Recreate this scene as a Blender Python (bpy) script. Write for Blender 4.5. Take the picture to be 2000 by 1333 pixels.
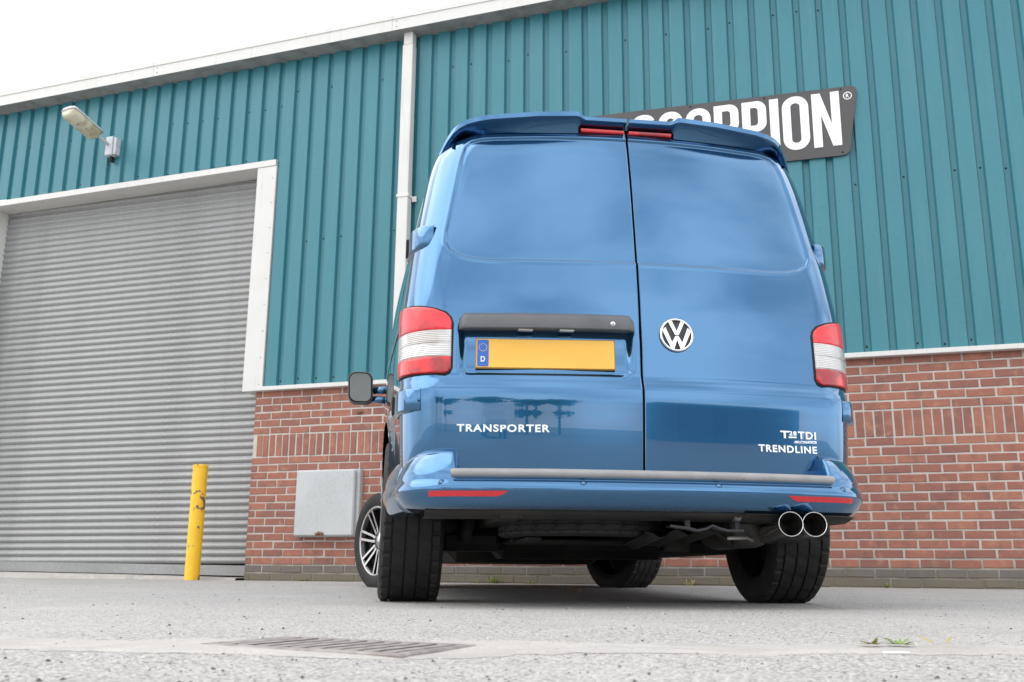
import bpy, math, random
import numpy as np
from mathutils import Vector, Matrix, noise as mnoise
R = math.radians
random.seed(7)
for o in list(bpy.data.objects): bpy.data.objects.remove(o)
S = bpy.context.scene
col = S.collection

# ------------------------------------------------------------------ camera
cam = bpy.data.cameras.new('camera'); cam.sensor_width = 36; cam.lens = 1927.3/2000*36
cam.clip_start = .02; cam.clip_end = 2000
co = bpy.data.objects.new('camera', cam); col.objects.link(co)
pit, rol = R(13.207), R(.456)
fw = Vector((0, math.cos(pit), math.sin(pit))); up0 = Vector((0, -math.sin(pit), math.cos(pit))); rt0 = Vector((1, 0, 0))
rt = rt0*math.cos(rol)+up0*math.sin(rol); up = up0*math.cos(rol)-rt0*math.sin(rol)
M = Matrix((rt, up, -fw)).transposed().to_4x4(); M.translation = (0, 0, .1237)
co.matrix_world = M
cam.dof.use_dof = True; cam.dof.focus_distance = 3.75; cam.dof.aperture_fstop = 10
S.camera = co
S.render.resolution_x = 1024; S.render.resolution_y = 682

# ------------------------------------------------------------------ sky, sun, exposure
SUN_EL, SUN_AZ = 50, 262          # azimuth clockwise from +y: to the left of the camera
w = bpy.data.worlds.new('World'); S.world = w; w.use_nodes = True
nt = w.node_tree; nt.nodes.clear()
def N(nt, t, **k):
    n = nt.nodes.new(t)
    for a, b in k.items(): setattr(n, a, b)
    return n
sky = N(nt, 'ShaderNodeTexSky', sky_type='NISHITA', sun_disc=False)
sky.sun_elevation = R(SUN_EL); sky.sun_rotation = R(SUN_AZ); sky.air_density = 1; sky.dust_density = 1.5
tc = N(nt, 'ShaderNodeTexCoord'); mp = N(nt, 'ShaderNodeMapping'); mp.inputs['Scale'].default_value = (1, 1, 2.2)
mp.inputs['Location'].default_value = (.3, .1, 0)
nz = N(nt, 'ShaderNodeTexNoise'); nz.inputs['Scale'].default_value = 2.3; nz.inputs['Detail'].default_value = 7; nz.inputs['Roughness'].default_value = .52
rp = N(nt, 'ShaderNodeValToRGB'); rp.color_ramp.elements[0].position = .33; rp.color_ramp.elements[1].position = .58
rp.color_ramp.elements[0].color = (.42, .42, .42, 1); rp.color_ramp.elements[1].color = (1, 1, 1, 1)
mx = N(nt, 'ShaderNodeMix', data_type='RGBA'); mx.inputs['B'].default_value = (18, 18.3, 18.8, 1)
bg = N(nt, 'ShaderNodeBackground'); bg.inputs['Strength'].default_value = .1
wo = N(nt, 'ShaderNodeOutputWorld')
L = nt.links.new
L(tc.outputs['Generated'], mp.inputs['Vector']); L(mp.outputs[0], nz.inputs['Vector']); L(nz.outputs['Fac'], rp.inputs[0])
L(rp.outputs[0], mx.inputs['Factor']); L(sky.outputs[0], mx.inputs['A']); L(mx.outputs['Result'], bg.inputs[0]); L(bg.outputs[0], wo.inputs[0])
sl = bpy.data.lights.new('sun', 'SUN'); sl.energy = 1.0; sl.angle = R(60); sl.color = (1, .96, .9)
so = bpy.data.objects.new('sun', sl); col.objects.link(so)
a, e = R(SUN_AZ), R(SUN_EL)
sd = Vector((math.sin(a)*math.cos(e), math.cos(a)*math.cos(e), math.sin(e)))
so.rotation_euler = sd.to_track_quat('Z', 'Y').to_euler(); so.location = sd*30
S.view_settings.view_transform = 'Standard'; S.view_settings.look = 'None'; S.view_settings.gamma = 1
S.view_settings.exposure = .36

# ------------------------------------------------------------------ helpers
def mesh(name, V, F, mats, parent=None, smooth=False, fm=None, loc=None, rot=None):
    me = bpy.data.meshes.new(name); me.from_pydata([tuple(map(float, v)) for v in V], [], F)
    if not isinstance(mats, (list, tuple)): mats = [mats]
    for m in mats: me.materials.append(m)
    if fm is not None: me.polygons.foreach_set('material_index', fm)
    if smooth: me.polygons.foreach_set('use_smooth', [True]*len(me.polygons))
    me.update()
    return link(name, me, parent, loc, rot)
def link(name, me, parent=None, loc=None, rot=None):
    o = bpy.data.objects.new(name, me); col.objects.link(o)
    if parent: o.parent = parent
    if loc: o.location = loc
    if rot: o.rotation_euler = rot
    return o
def empty(name, loc=(0, 0, 0), rz=0, parent=None):
    o = bpy.data.objects.new(name, None); col.objects.link(o); o.location = loc; o.rotation_euler = (0, 0, rz); o.empty_display_size = .1
    if parent: o.parent = parent
    return o
def tag(o, label, cat, group=None, kind=None):
    if label: o['label'] = label
    if cat: o['category'] = cat
    if group: o['group'] = group
    if kind: o['kind'] = kind
    return o
class MB:
    def __init__(s): s.V = []; s.F = []
    def add(s, V, F):
        n = len(s.V); s.V += [tuple(v) for v in V]; s.F += [tuple(i+n for i in f) for f in F]; return s
    def box(s, a, b):
        (x0, y0, z0), (x1, y1, z1) = a, b
        return s.add([(x0,y0,z0),(x1,y0,z0),(x1,y1,z0),(x0,y1,z0),(x0,y0,z1),(x1,y0,z1),(x1,y1,z1),(x0,y1,z1)],
                     [(0,3,2,1),(4,5,6,7),(0,1,5,4),(1,2,6,5),(2,3,7,6),(3,0,4,7)])
    def bbox(s, a, b, c=.004):
        "box with chamfered edges"
        import itertools
        lo, hi = np.minimum(a, b).astype(float), np.maximum(a, b).astype(float); c = min(c, *(.45*(hi-lo)))
        V = []; idx = {}
        for sx, sy, sz in itertools.product((0, 1), repeat=3):
            p = [(lo, hi)[k][i] for i, k in enumerate((sx, sy, sz))]; sg = [1 if k == 0 else -1 for k in (sx, sy, sz)]
            for ax in range(3):
                q = [p[i]+(c*sg[i] if i != ax else 0) for i in range(3)]; idx[(sx, sy, sz, ax)] = len(V); V.append(q)
        F = []
        for ax in range(3):
            o1, o2 = [(1, 2), (2, 0), (0, 1)][ax]
            for k in (0, 1):
                cs = []
                for u, v in ((0, 0), (1, 0), (1, 1), (0, 1)):
                    t = [0, 0, 0]; t[ax] = k; t[o1] = u; t[o2] = v; cs.append(idx[(*t, ax)])
                F.append(cs if k else cs[::-1])
            for u in (0, 1):
                for v in (0, 1):
                    t0 = [0]*3; t1 = [0]*3; t0[o1] = t1[o1] = u; t0[o2] = t1[o2] = v; t0[ax] = 0; t1[ax] = 1
                    q = [idx[(*t0, o1)], idx[(*t1, o1)], idx[(*t1, o2)], idx[(*t0, o2)]]
                    F.append(q if (u == v) else q[::-1])
        for sx, sy, sz in itertools.product((0, 1), repeat=3):
            q = [idx[(sx, sy, sz, i)] for i in range(3)]; F.append(q if (sx+sy+sz) % 2 else q[::-1])
        return s.add(V, F)
    def tube(s, pts, r, n=12, cap=True):
        pts = [Vector(p) for p in pts]; rs = r if isinstance(r, (list, tuple)) else [r]*len(pts)
        V = []; F = []
        ref = Vector((0, 0, 1))
        for i, p in enumerate(pts):
            d = (pts[min(i+1, len(pts)-1)]-pts[max(i-1, 0)]).normalized()
            rf = ref if abs(d.dot(ref)) < .95 else Vector((1, 0, 0))
            u = d.cross(rf).normalized(); v = d.cross(u)
            for k in range(n):
                t = 2*math.pi*k/n; V.append(p+(u*math.cos(t)+v*math.sin(t))*rs[i])
        for i in range(len(pts)-1):
            for k in range(n):
                a0 = i*n+k; b0 = i*n+(k+1) % n; F.append((a0, b0, b0+n, a0+n))
        if cap: F.append(tuple(range(n))[::-1]); F.append(tuple(range((len(pts)-1)*n, len(pts)*n)))
        return s.add(V, F)
    def lathe(s, prof, n=32, axis='z', c=(0, 0, 0), close=False):
        V = []; F = []; m = len(prof)
        for k in range(n):
            t = 2*math.pi*k/n; ca, sa = math.cos(t), math.sin(t)
            for r, h in prof:
                p = {'z': (r*ca, r*sa, h), 'x': (h, r*ca, r*sa), 'y': (r*sa, h, r*ca)}[axis]
                V.append((p[0]+c[0], p[1]+c[1], p[2]+c[2]))
        mm = m if close else m-1
        for k in range(n):
            for i in range(mm):
                j = (i+1) % m; a0 = k*m+i; b0 = ((k+1) % n)*m+i; a1 = k*m+j; b1 = ((k+1) % n)*m+j
                F.append((a0, b0, b1, a1))
        return s.add(V, F)
    def prism(s, poly, f0, f1):
        "poly: 2d loop (ccw seen from f1 side); f0,f1 map (u,v)->3d"
        n = len(poly); V = [f0(*p) for p in poly]+[f1(*p) for p in poly]
        F = [tuple(range(n))[::-1], tuple(range(n, 2*n))]+[(i, (i+1) % n, n+(i+1) % n, n+i) for i in range(n)]
        return s.add(V, F)
    def strip(s, outer, inner, f0, f1, closed=True):
        "flat ring between two equal-length loops with thickness"
        n = len(outer); V = [f1(*p) for p in outer]+[f1(*p) for p in inner]+[f0(*p) for p in outer]+[f0(*p) for p in inner]
        F = []
        for i in range(n if closed else n-1):
            j = (i+1) % n
            F += [(i, j, n+j, n+i), (2*n+i, 2*n+j, j, i), (n+i, n+j, 3*n+j, 3*n+i)]
        if not closed:
            F += [(0, n, 3*n, 2*n), (2*n-1, n-1, 3*n-1, 4*n-1)]
        return s.add(V, F)
    def build(s, name, mat, parent=None, smooth=False, **k): return mesh(name, s.V, s.F, mat, parent, smooth, **k)
def smooth_by_angle(o, deg=35):
    me = o.data; me.polygons.foreach_set('use_smooth', [True]*len(me.polygons)); me.set_sharp_from_angle(angle=R(deg)); return o
def gridF(nr, nc, flip=False):
    F = []
    for i in range(nr-1):
        for j in range(nc-1):
            q = (i*nc+j, i*nc+j+1, (i+1)*nc+j+1, (i+1)*nc+j); F.append(q[::-1] if flip else q)
    return F
def sstep(a, b, x):
    t = np.clip((np.asarray(x, float)-a)/(b-a), 0, 1); return t*t*(3-2*t)
def pchip(T):
    T = np.array(T, float); x, y = T[:, 0], T[:, 1]; h = np.diff(x); d = np.diff(y)/h
    m = np.zeros(len(x)); m[0] = d[0]; m[-1] = d[-1]
    for i in range(1, len(x)-1):
        if d[i-1]*d[i] > 0:
            w1 = 2*h[i]+h[i-1]; w2 = h[i]+2*h[i-1]; m[i] = (w1+w2)/(w1/d[i-1]+w2/d[i])
    def f(q):
        q = np.clip(np.asarray(q, float), x[0], x[-1]); i = np.clip(np.searchsorted(x, q)-1, 0, len(h)-1); t = (q-x[i])/h[i]
        return (2*t**3-3*t**2+1)*y[i]+(t**3-2*t**2+t)*h[i]*m[i]+(-2*t**3+3*t**2)*y[i+1]+(t**3-t**2)*h[i]*m[i+1]
    return f
def sdf(poly, X, Z):
    "signed distance to polygon, negative inside"
    P = np.array(poly, float); d = np.full(X.shape, 1e9); ins = np.zeros(X.shape, bool)
    for i in range(len(P)):
        a, b = P[i], P[(i+1) % len(P)]; e = b-a
        t = np.clip(((X-a[0])*e[0]+(Z-a[1])*e[1])/(e@e), 0, 1)
        d = np.minimum(d, np.hypot(X-a[0]-t*e[0], Z-a[1]-t*e[1]))
        c = ((a[1] > Z) != (b[1] > Z)) & (X < (b[0]-a[0])*(Z-a[1])/(b[1]-a[1]+1e-12)+a[0]); ins ^= c
    return np.where(ins, -d, d)
def rrect(x0, x1, z0, z1, r, n=5):
    out = []
    for cx, cz, a0 in ((x1-r, z1-r, 0), (x0+r, z1-r, 90), (x0+r, z0+r, 180), (x1-r, z0+r, 270)):
        for k in range(n+1):
            t = R(a0+90*k/n); out.append((cx+r*math.cos(t), cz+r*math.sin(t)))
    return out

# ------------------------------------------------------------------ materials
def mat(name, color, rough=.5, metal=0, coat=0, spec=.5, noise=None, bump=None, coat_rough=.03):
    """noise: list of (scale, colour2, low, high, detail); bump: (scale, strength, distance, detail)"""
    m = bpy.data.materials.new(name); m.use_nodes = True; t = m.node_tree; b = t.nodes['Principled BSDF']
    b.inputs['Base Color'].default_value = (*color, 1); b.inputs['Roughness'].default_value = rough; b.inputs['Metallic'].default_value = metal
    b.inputs['Coat Weight'].default_value = coat; b.inputs['Coat Roughness'].default_value = coat_rough; b.inputs['Specular IOR Level'].default_value = spec
    tc = N(t, 'ShaderNodeTexCoord'); last = None
    for sc, c2, lo, hi, det in (noise or []):
        n = N(t, 'ShaderNodeTexNoise'); n.inputs['Scale'].default_value = sc; n.inputs['Detail'].default_value = det
        t.links.new(tc.outputs['Object'], n.inputs['Vector'])
        r = N(t, 'ShaderNodeMapRange'); r.inputs[1].default_value = lo; r.inputs[2].default_value = hi
        t.links.new(n.outputs['Fac'], r.inputs[0])
        x = N(t, 'ShaderNodeMix', data_type='RGBA'); t.links.new(r.outputs[0], x.inputs['Factor'])
        if last: t.links.new(last, x.inputs['A'])
        else: x.inputs['A'].default_value = (*color, 1)
        x.inputs['B'].default_value = (*c2, 1); last = x.outputs['Result']
    if last: t.links.new(last, b.inputs['Base Color'])
    if bump:
        n = N(t, 'ShaderNodeTexNoise'); n.inputs['Scale'].default_value = bump[0]; n.inputs['Detail'].default_value = bump[3] if len(bump) > 3 else 3
        t.links.new(tc.outputs['Object'], n.inputs['Vector'])
        q = N(t, 'ShaderNodeBump'); q.inputs['Strength'].default_value = bump[1]; q.inputs['Distance'].default_value = bump[2]
        t.links.new(n.outputs['Fac'], q.inputs['Height']); t.links.new(q.outputs[0], b.inputs['Normal'])
    return m
def lines(m, axis, scale, strength, dist, coord='Object'):
    "adds fine ribs (wave bump) along an axis"
    t = m.node_tree; b = t.nodes['Principled BSDF']; tc = N(t, 'ShaderNodeTexCoord')
    wv = N(t, 'ShaderNodeTexWave', bands_direction=axis); wv.inputs['Scale'].default_value = scale; wv.inputs['Distortion'].default_value = 0
    t.links.new(tc.outputs[coord], wv.inputs['Vector']); q = N(t, 'ShaderNodeBump'); q.inputs['Strength'].default_value = strength; q.inputs['Distance'].default_value = dist
    t.links.new(wv.outputs['Fac'], q.inputs['Height']); t.links.new(q.outputs[0], b.inputs['Normal']); return m

m_blue = mat('blue_paint', (.017, .117, .258), .15, .90, 1, coat_rough=.006, noise=[(1.6, (.020, .123, .265), .4, .7, 6)]); m_blue.node_tree.nodes['Principled BSDF'].inputs['Coat IOR'].default_value = 1.64
m_dark = mat('black_gap', (.006, .006, .007), .7)
m_under = mat('underbody_black', (.009, .0085, .008), .75, noise=[(6, (.028, .024, .02), .45, .75, 5)], bump=(40, .4, .004))
m_rubber = mat('tyre_rubber', (.014, .0138, .0138), .68, noise=[(14, (.028, .026, .025), .5, .8, 6)], bump=(220, .25, .001), spec=.35)
m_trim = mat('grey_trim', (.095, .098, .104), .5, bump=(600, .15, .0005), noise=[(9, (.075, .078, .082), .4, .7, 4)])
m_strip = mat('bumper_strip_grey', (.26, .255, .258), .55, noise=[(14, (.33, .322, .322), .45, .8, 6), (60, (.15, .15, .15), .68, .8, 3)], bump=(500, .1, .0005))
m_chrome = mat('chrome', (.68, .69, .71), .08, 1)
m_badge = mat('satin_chrome', (.74, .75, .77), .30, 1)
m_steel = mat('polished_steel', (.62, .61, .60), .16, 1, noise=[(30, (.45, .43, .40), .5, .8, 4)])
m_sump_black = mat('sump_black', (.012, .011, .010), .8)
m_glass = mat('dark_glass', (.012, .014, .016), .03, 0, .6)
m_mirror = mat('mirror_glass', (.25, .28, .28), .03, 1)
m_rim = mat('machined_alloy', (.46, .45, .44), .25, 1, noise=[(40, (.36, .35, .345), .5, .8, 3)])
m_rimdark = mat('gloss_black_alloy', (.012, .012, .013), .2, 0, .6)
m_red = lines(mat('red_lens', (.72, .010, .018), .25, 0, .55, noise=[(11, (.42, .004, .008), .5, .66, 3)]), 'X', 60, .2, .002)
m_red2 = lines(mat('red_lens_lower', (.66, .006, .010), .25, 0, .55, noise=[(13, (.33, .002, .005), .5, .62, 3)]), 'X', 34, .2, .002)
m_clear = lines(mat('clear_lens', (.66, .65, .64), .15, .15, .8, noise=[(12, (.50, .475, .45), .5, .66, 1)]), 'Z', 44, .65, .004)
m_refl = mat('red_reflector', (.55, .012, .02), .2, 0, .8, bump=(400, .4, .0008))
m_yplate = mat('plate_yellow', (.78, .42, .035), .35, 0, .3, noise=[(3, (.82, .46, .06), .4, .7, 2)])
m_eublue = mat('plate_blue', (.02, .11, .45), .35)
m_white = mat('white_print', (.82, .82, .80), .5)
m_star = mat('star_gold', (.7, .55, .15), .5)
m_amber = mat('amber_lens', (.7, .22, .01), .2, 0, .6)

# cladding, flashing and so on
m_teal = mat('teal_cladding', (.037, .180, .222), .38, 0, 0, spec=.45, noise=[(.9, (.045, .198, .238), .35, .7, 5), (26, (.033, .165, .205), .55, .8, 4)], bump=(2.2, .12, .012))
def streaks(m, c2, fac, sc=(9, 9, .5), lo=.5, hi=.75):
    "rain streaks: noise stretched along z, mixed over the base colour"
    t = m.node_tree; lk = t.links.new; b = t.nodes['Principled BSDF']; src = b.inputs['Base Color'].links[0].from_socket
    tc = N(t, 'ShaderNodeTexCoord'); mp_ = N(t, 'ShaderNodeMapping'); mp_.inputs['Scale'].default_value = sc; lk(tc.outputs['Object'], mp_.inputs[0])
    n = N(t, 'ShaderNodeTexNoise'); n.inputs['Scale'].default_value = 2; n.inputs['Detail'].default_value = 7; n.inputs['Roughness'].default_value = .6; lk(mp_.outputs[0], n.inputs['Vector'])
    q = N(t, 'ShaderNodeMapRange'); q.inputs[1].default_value = lo; q.inputs[2].default_value = hi; q.inputs[4].default_value = fac; lk(n.outputs['Fac'], q.inputs[0])
    x = N(t, 'ShaderNodeMix', data_type='RGBA'); lk(q.outputs[0], x.inputs['Factor']); lk(src, x.inputs['A']); x.inputs['B'].default_value = (*c2, 1); lk(x.outputs['Result'], b.inputs['Base Color'])
streaks(m_teal, (.068, .215, .245), .55)
m_cream = mat('white_flashing', (.64, .63, .605), .45, noise=[(2.5, (.60, .59, .555), .5, .8, 6), (30, (.5, .48, .45), .68, .85, 4)]); streaks(m_cream, (.48, .46, .43), .6, (14, 14, 1), .55, .8)
m_soff = mat('soffit_grey', (.34, .325, .31), .6, noise=[(7, (.24, .22, .205), .45, .7, 8)])
m_galv = mat('galvanised_slat', (.305, .308, .306), .5, .3, noise=[(2, (.262, .264, .261), .45, .75, 7), (40, (.37, .37, .365), .5, .8, 3)], bump=(80, .06, .002))
m_mortar = mat('mortar', (.54, .495, .45), .9, noise=[(9, (.44, .40, .36), .4, .7, 6)], bump=(160, .5, .003))
m_conc = mat('concrete', (.40, .375, .352), .9, noise=[(3, (.33, .312, .295), .45, .62, 9), (11, (.44, .415, .39), .5, .68, 8), (85, (.22, .205, .19), .60, .72, 4), (240, (.30, .282, .262), .5, .7, 2)], bump=(120, .5, .004))
m_yel = mat('yellow_paint', (.88, .52, .025), .4, noise=[(5, (.80, .44, .02), .45, .75, 5), (7, (.16, .11, .08), .60, .615, 6)], bump=(14, .1, .003))
m_grp = mat('grey_box', (.46, .475, .475), .55, noise=[(30, (.40, .415, .415), .45, .7, 6), (3, (.50, .515, .515), .4, .7, 3)])
m_rust = mat('rusty_latch', (.20, .10, .06), .8, noise=[(60, (.3, .2, .14), .4, .7, 4)])
m_signbk = mat('sign_charcoal', (.060, .057, .060), .5, noise=[(2, (.07, .066, .068), .4, .7, 3)])
m_signwh = mat('sign_white', (.85, .85, .84), .5)
m_iron = mat('cast_iron', (.21, .185, .175), .6, .2, noise=[(25, (.34, .31, .295), .4, .7, 6)], bump=(90, .4, .003))
m_lampgrey = mat('lamp_grey', (.55, .57, .60), .45, noise=[(20, (.45, .46, .48), .5, .75, 4)])
m_lampglass = mat('lamp_bowl', (.60, .56, .42), .25, 0, .3, noise=[(9, (.40, .35, .23), .45, .65, 6), (22, (.22, .19, .14), .62, .7, 4)])
m_leaf = mat('weed_leaf', (.16, .24, .04), .55, noise=[(30, (.26, .33, .07), .4, .7, 3)])
m_leafdry = mat('dry_leaf', (.36, .28, .12), .6, noise=[(30, (.22, .26, .06), .4, .7, 3)])
m_tree = mat('tree_leaf', (.045, .085, .02), .6); m_bark = mat('bark', (.10, .075, .05), .9)

def brick_mat(name, c1, c2, c3, stain):
    m = bpy.data.materials.new(name); m.use_nodes = True; t = m.node_tree; b = t.nodes['Principled BSDF']; b.inputs['Roughness'].default_value = .85
    g = N(t, 'ShaderNodeNewGeometry'); oi = N(t, 'ShaderNodeObjectInfo'); lk = t.links.new
    ad = N(t, 'ShaderNodeMath', operation='ADD'); lk(g.outputs['Random Per Island'], ad.inputs[0]); lk(oi.outputs['Random'], ad.inputs[1])
    fr = N(t, 'ShaderNodeMath', operation='FRACT'); lk(ad.outputs[0], fr.inputs[0])
    r = N(t, 'ShaderNodeValToRGB'); r.color_ramp.elements[0].color = (*c1, 1); r.color_ramp.elements[1].color = (*c3, 1); e_ = r.color_ramp.elements.new(.5); e_.color = (*c2, 1)
    lk(fr.outputs[0], r.inputs[0])
    def nmix(prev, sc, c, lo, hi, det, fac=1, stretch=None):
        n = N(t, 'ShaderNodeTexNoise'); n.inputs['Scale'].default_value = sc; n.inputs['Detail'].default_value = det
        if stretch:
            mp_ = N(t, 'ShaderNodeMapping'); mp_.inputs['Scale'].default_value = stretch; lk(g.outputs['Position'], mp_.inputs[0]); lk(mp_.outputs[0], n.inputs['Vector'])
        else: lk(g.outputs['Position'], n.inputs['Vector'])
        q = N(t, 'ShaderNodeMapRange'); q.inputs[1].default_value = lo; q.inputs[2].default_value = hi; q.inputs[4].default_value = fac; lk(n.outputs['Fac'], q.inputs[0])
        x = N(t, 'ShaderNodeMix', data_type='RGBA'); lk(q.outputs[0], x.inputs['Factor']); lk(prev, x.inputs['A']); x.inputs['B'].default_value = (*c, 1); return x.outputs['Result']
    o = nmix(r.outputs[0], 9, stain, .52, .72, 3, .6)
    o = nmix(o, 14, (c1[0]*1.25, c1[1]*1.5, c1[2]*1.4), .55, .75, 4, .6)
    o = nmix(o, 190, (c3[0]*.45, c3[1]*.45, c3[2]*.5), .52, .75, 3, .55, (1, 1, 3))
    # damp green-black dirt along the foot of the wall
    sp = N(t, 'ShaderNodeSeparateXYZ'); lk(g.outputs['Position'], sp.inputs[0])
    n = N(t, 'ShaderNodeTexNoise'); n.inputs['Scale'].default_value = 7; n.inputs['Detail'].default_value = 6; lk(g.outputs['Position'], n.inputs['Vector'])
    k = N(t, 'ShaderNodeMath', operation='MULTIPLY_ADD'); lk(n.outputs['Fac'], k.inputs[0]); k.inputs[1].default_value = -.30; lk(sp.outputs['Z'], k.inputs[2])
    q = N(t, 'ShaderNodeMapRange'); q.inputs[1].default_value = .06; q.inputs[2].default_value = -.10; lk(k.outputs[0], q.inputs[0])
    x = N(t, 'ShaderNodeMix', data_type='RGBA'); lk(q.outputs[0], x.inputs['Factor']); lk(o, x.inputs['A']); x.inputs['B'].default_value = (.17, .145, .105, 1)
    lk(x.outputs['Result'], b.inputs['Base Color'])
    n2 = N(t, 'ShaderNodeTexNoise'); n2.inputs['Scale'].default_value = 130; n2.inputs['Detail'].default_value = 4; lk(g.outputs['Position'], n2.inputs['Vector'])
    bp_ = N(t, 'ShaderNodeBump'); bp_.inputs['Strength'].default_value = .8; bp_.inputs['Distance'].default_value = .006; lk(n2.outputs['Fac'], bp_.inputs['Height']); lk(bp_.outputs[0], b.inputs['Normal'])
    return m
m_brick = brick_mat('red_brick', (.385, .160, .110), (.33, .132, .095), (.265, .117, .092), (.17, .095, .08))
m_brickblue = brick_mat('grey_engineering_brick', (.175, .155, .145), (.155, .145, .145), (.14, .128, .125), (.11, .10, .096))

def mortar_dirt(m):
    t = m.node_tree; lk = t.links.new; b = t.nodes['Principled BSDF']; src = b.inputs['Base Color'].links[0].from_socket
    g = N(t, 'ShaderNodeNewGeometry'); sp = N(t, 'ShaderNodeSeparateXYZ'); lk(g.outputs['Position'], sp.inputs[0])
    n = N(t, 'ShaderNodeTexNoise'); n.inputs['Scale'].default_value = 5; n.inputs['Detail'].default_value = 6; lk(g.outputs['Position'], n.inputs['Vector'])
    k = N(t, 'ShaderNodeMath', operation='MULTIPLY_ADD'); lk(n.outputs['Fac'], k.inputs[0]); k.inputs[1].default_value = -.35; lk(sp.outputs['Z'], k.inputs[2])
    q = N(t, 'ShaderNodeMapRange'); q.inputs[1].default_value = .12; q.inputs[2].default_value = -.10; lk(k.outputs[0], q.inputs[0])
    x = N(t, 'ShaderNodeMix', data_type='RGBA'); lk(q.outputs[0], x.inputs['Factor']); lk(src, x.inputs['A']); x.inputs['B'].default_value = (.20, .17, .13, 1)
    lk(x.outputs['Result'], b.inputs['Base Color'])
mortar_dirt(m_mortar)
# worn asphalt
def asphalt():
    m = bpy.data.materials.new('worn_asphalt'); m.use_nodes = True; t = m.node_tree; b = t.nodes['Principled BSDF']; b.inputs['Roughness'].default_value = .88
    g = N(t, 'ShaderNodeNewGeometry'); lk = t.links.new
    v = N(t, 'ShaderNodeTexVoronoi'); v.inputs['Scale'].default_value = 240; lk(g.outputs['Position'], v.inputs['Vector'])
    sx = N(t, 'ShaderNodeSeparateColor'); lk(v.outputs['Color'], sx.inputs[0])
    r = N(t, 'ShaderNodeValToRGB'); cr = r.color_ramp
    cr.elements[0].color = (.06, .058, .056, 1); cr.elements[1].color = (.58, .56, .535, 1)
    for pos, c in ((.09, (.15, .144, .137)), (.24, (.30, .289, .275)), (.6, (.385, .371, .354)), (.85, (.45, .434, .414))):
        q = cr.elements.new(pos); q.color = (*c, 1)
    lk(sx.outputs[0], r.inputs[0])
    def layer(prev, sc, c, lo, hi, det, fac):
        n = N(t, 'ShaderNodeTexNoise'); n.inputs['Scale'].default_value = sc; n.inputs['Detail'].default_value = det; lk(g.outputs['Position'], n.inputs['Vector'])
        q = N(t, 'ShaderNodeMapRange'); q.inputs[1].default_value = lo; q.inputs[2].default_value = hi; q.inputs[4].default_value = fac; lk(n.outputs['Fac'], q.inputs[0])
        x = N(t, 'ShaderNodeMix', data_type='RGBA'); lk(q.outputs[0], x.inputs['Factor']); lk(prev, x.inputs['A']); x.inputs['B'].default_value = (*c, 1); return x.outputs['Result']
    o = layer(r.outputs[0], 1.1, (.46, .44, .42), .48, .70, 7, .4)     # dust
    o = layer(o, 3.2, (.31, .30, .29), .52, .72, 6, .6)                # binder-rich patches
    o = layer(o, 85, (.12, .115, .11), .60, .70, 3, .75)                  # grit holes
    o = layer(o, .45, (.30, .29, .28), .55, .75, 8, .55)                 # worn tracks and old stains
    o = layer(o, 9, (.20, .19, .18), .70, .78, 5, .5)
    lk(o, b.inputs['Base Color'])
    v2 = N(t, 'ShaderNodeTexVoronoi', feature='DISTANCE_TO_EDGE'); v2.inputs['Scale'].default_value = 240; lk(g.outputs['Position'], v2.inputs['Vector'])
    n = N(t, 'ShaderNodeTexNoise'); n.inputs['Scale'].default_value = 30; n.inputs['Detail'].default_value = 6; lk(g.outputs['Position'], n.inputs['Vector'])
    ad = N(t, 'ShaderNodeMath', operation='ADD'); lk(v2.outputs['Distance'], ad.inputs[0]); lk(n.outputs['Fac'], ad.inputs[1])
    bp_ = N(t, 'ShaderNodeBump'); bp_.inputs['Strength'].default_value = .6; bp_.inputs['Distance'].default_value = .004; lk(ad.outputs[0], bp_.inputs['Height']); lk(bp_.outputs[0], b.inputs['Normal'])
    return m
m_asph = asphalt()

# ------------------------------------------------------------------ ground
WB = R(-18.2151); WO = Vector((0, 9.0583, 0)); ZB = .029
wx = Vector((math.cos(WB), math.sin(WB), 0)); wy = Vector((-math.sin(WB), math.cos(WB), 0))
def gz(x, y):
    d = (Vector((x, y, 0))-WO).dot(wy)              # distance to wall plane (negative in front)
    z = ZB*float(sstep(-3.2, -.3, d))
    near = math.exp(-((y-1.7)/1.6)**2-(x/2.5)**2)
    return z+.004*near*mnoise.noise(Vector((x*3, y*3, 0)))
GA = R(-27)
def in_grate(x, y):
    dx, dy = x+.285, y-1.722; u = dx*math.cos(GA)+dy*math.sin(GA); v = -dx*math.sin(GA)+dy*math.cos(GA)
    return max(abs(u)-.20, abs(v)-.1175)
def rng(a, b, st): return [round(a+st*i, 4) for i in range(int(round((b-a)/st))+1)]
xs = sorted(set([-400, -150, -60, -30, -18]+rng(-12, -3.6, .6)+rng(-3, -.7, .1)+rng(-.66, .08, .0125)+rng(.1, 3, .1)+rng(3.6, 12, .6)+[18, 30, 60, 150, 400]))
ys = sorted(set([-400, -150, -60, -30, -12, -6, -3, -1, 0]+rng(.5, 1.4, .1)+rng(1.45, 2.0, .0125)+rng(2.1, 4.5, .1)+rng(4.8, 16, .3)+[20, 40, 100, 400]))
V = [(x, y, gz(x, y)) for y in ys for x in xs]
def holed(F, V): return [f for f in F if max(in_grate(V[k][0], V[k][1]) for k in f) > -.006]
g = mesh('ground', V, holed(gridF(len(ys), len(xs)), V), m_asph, smooth=True); g['kind'] = 'structure'
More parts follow.
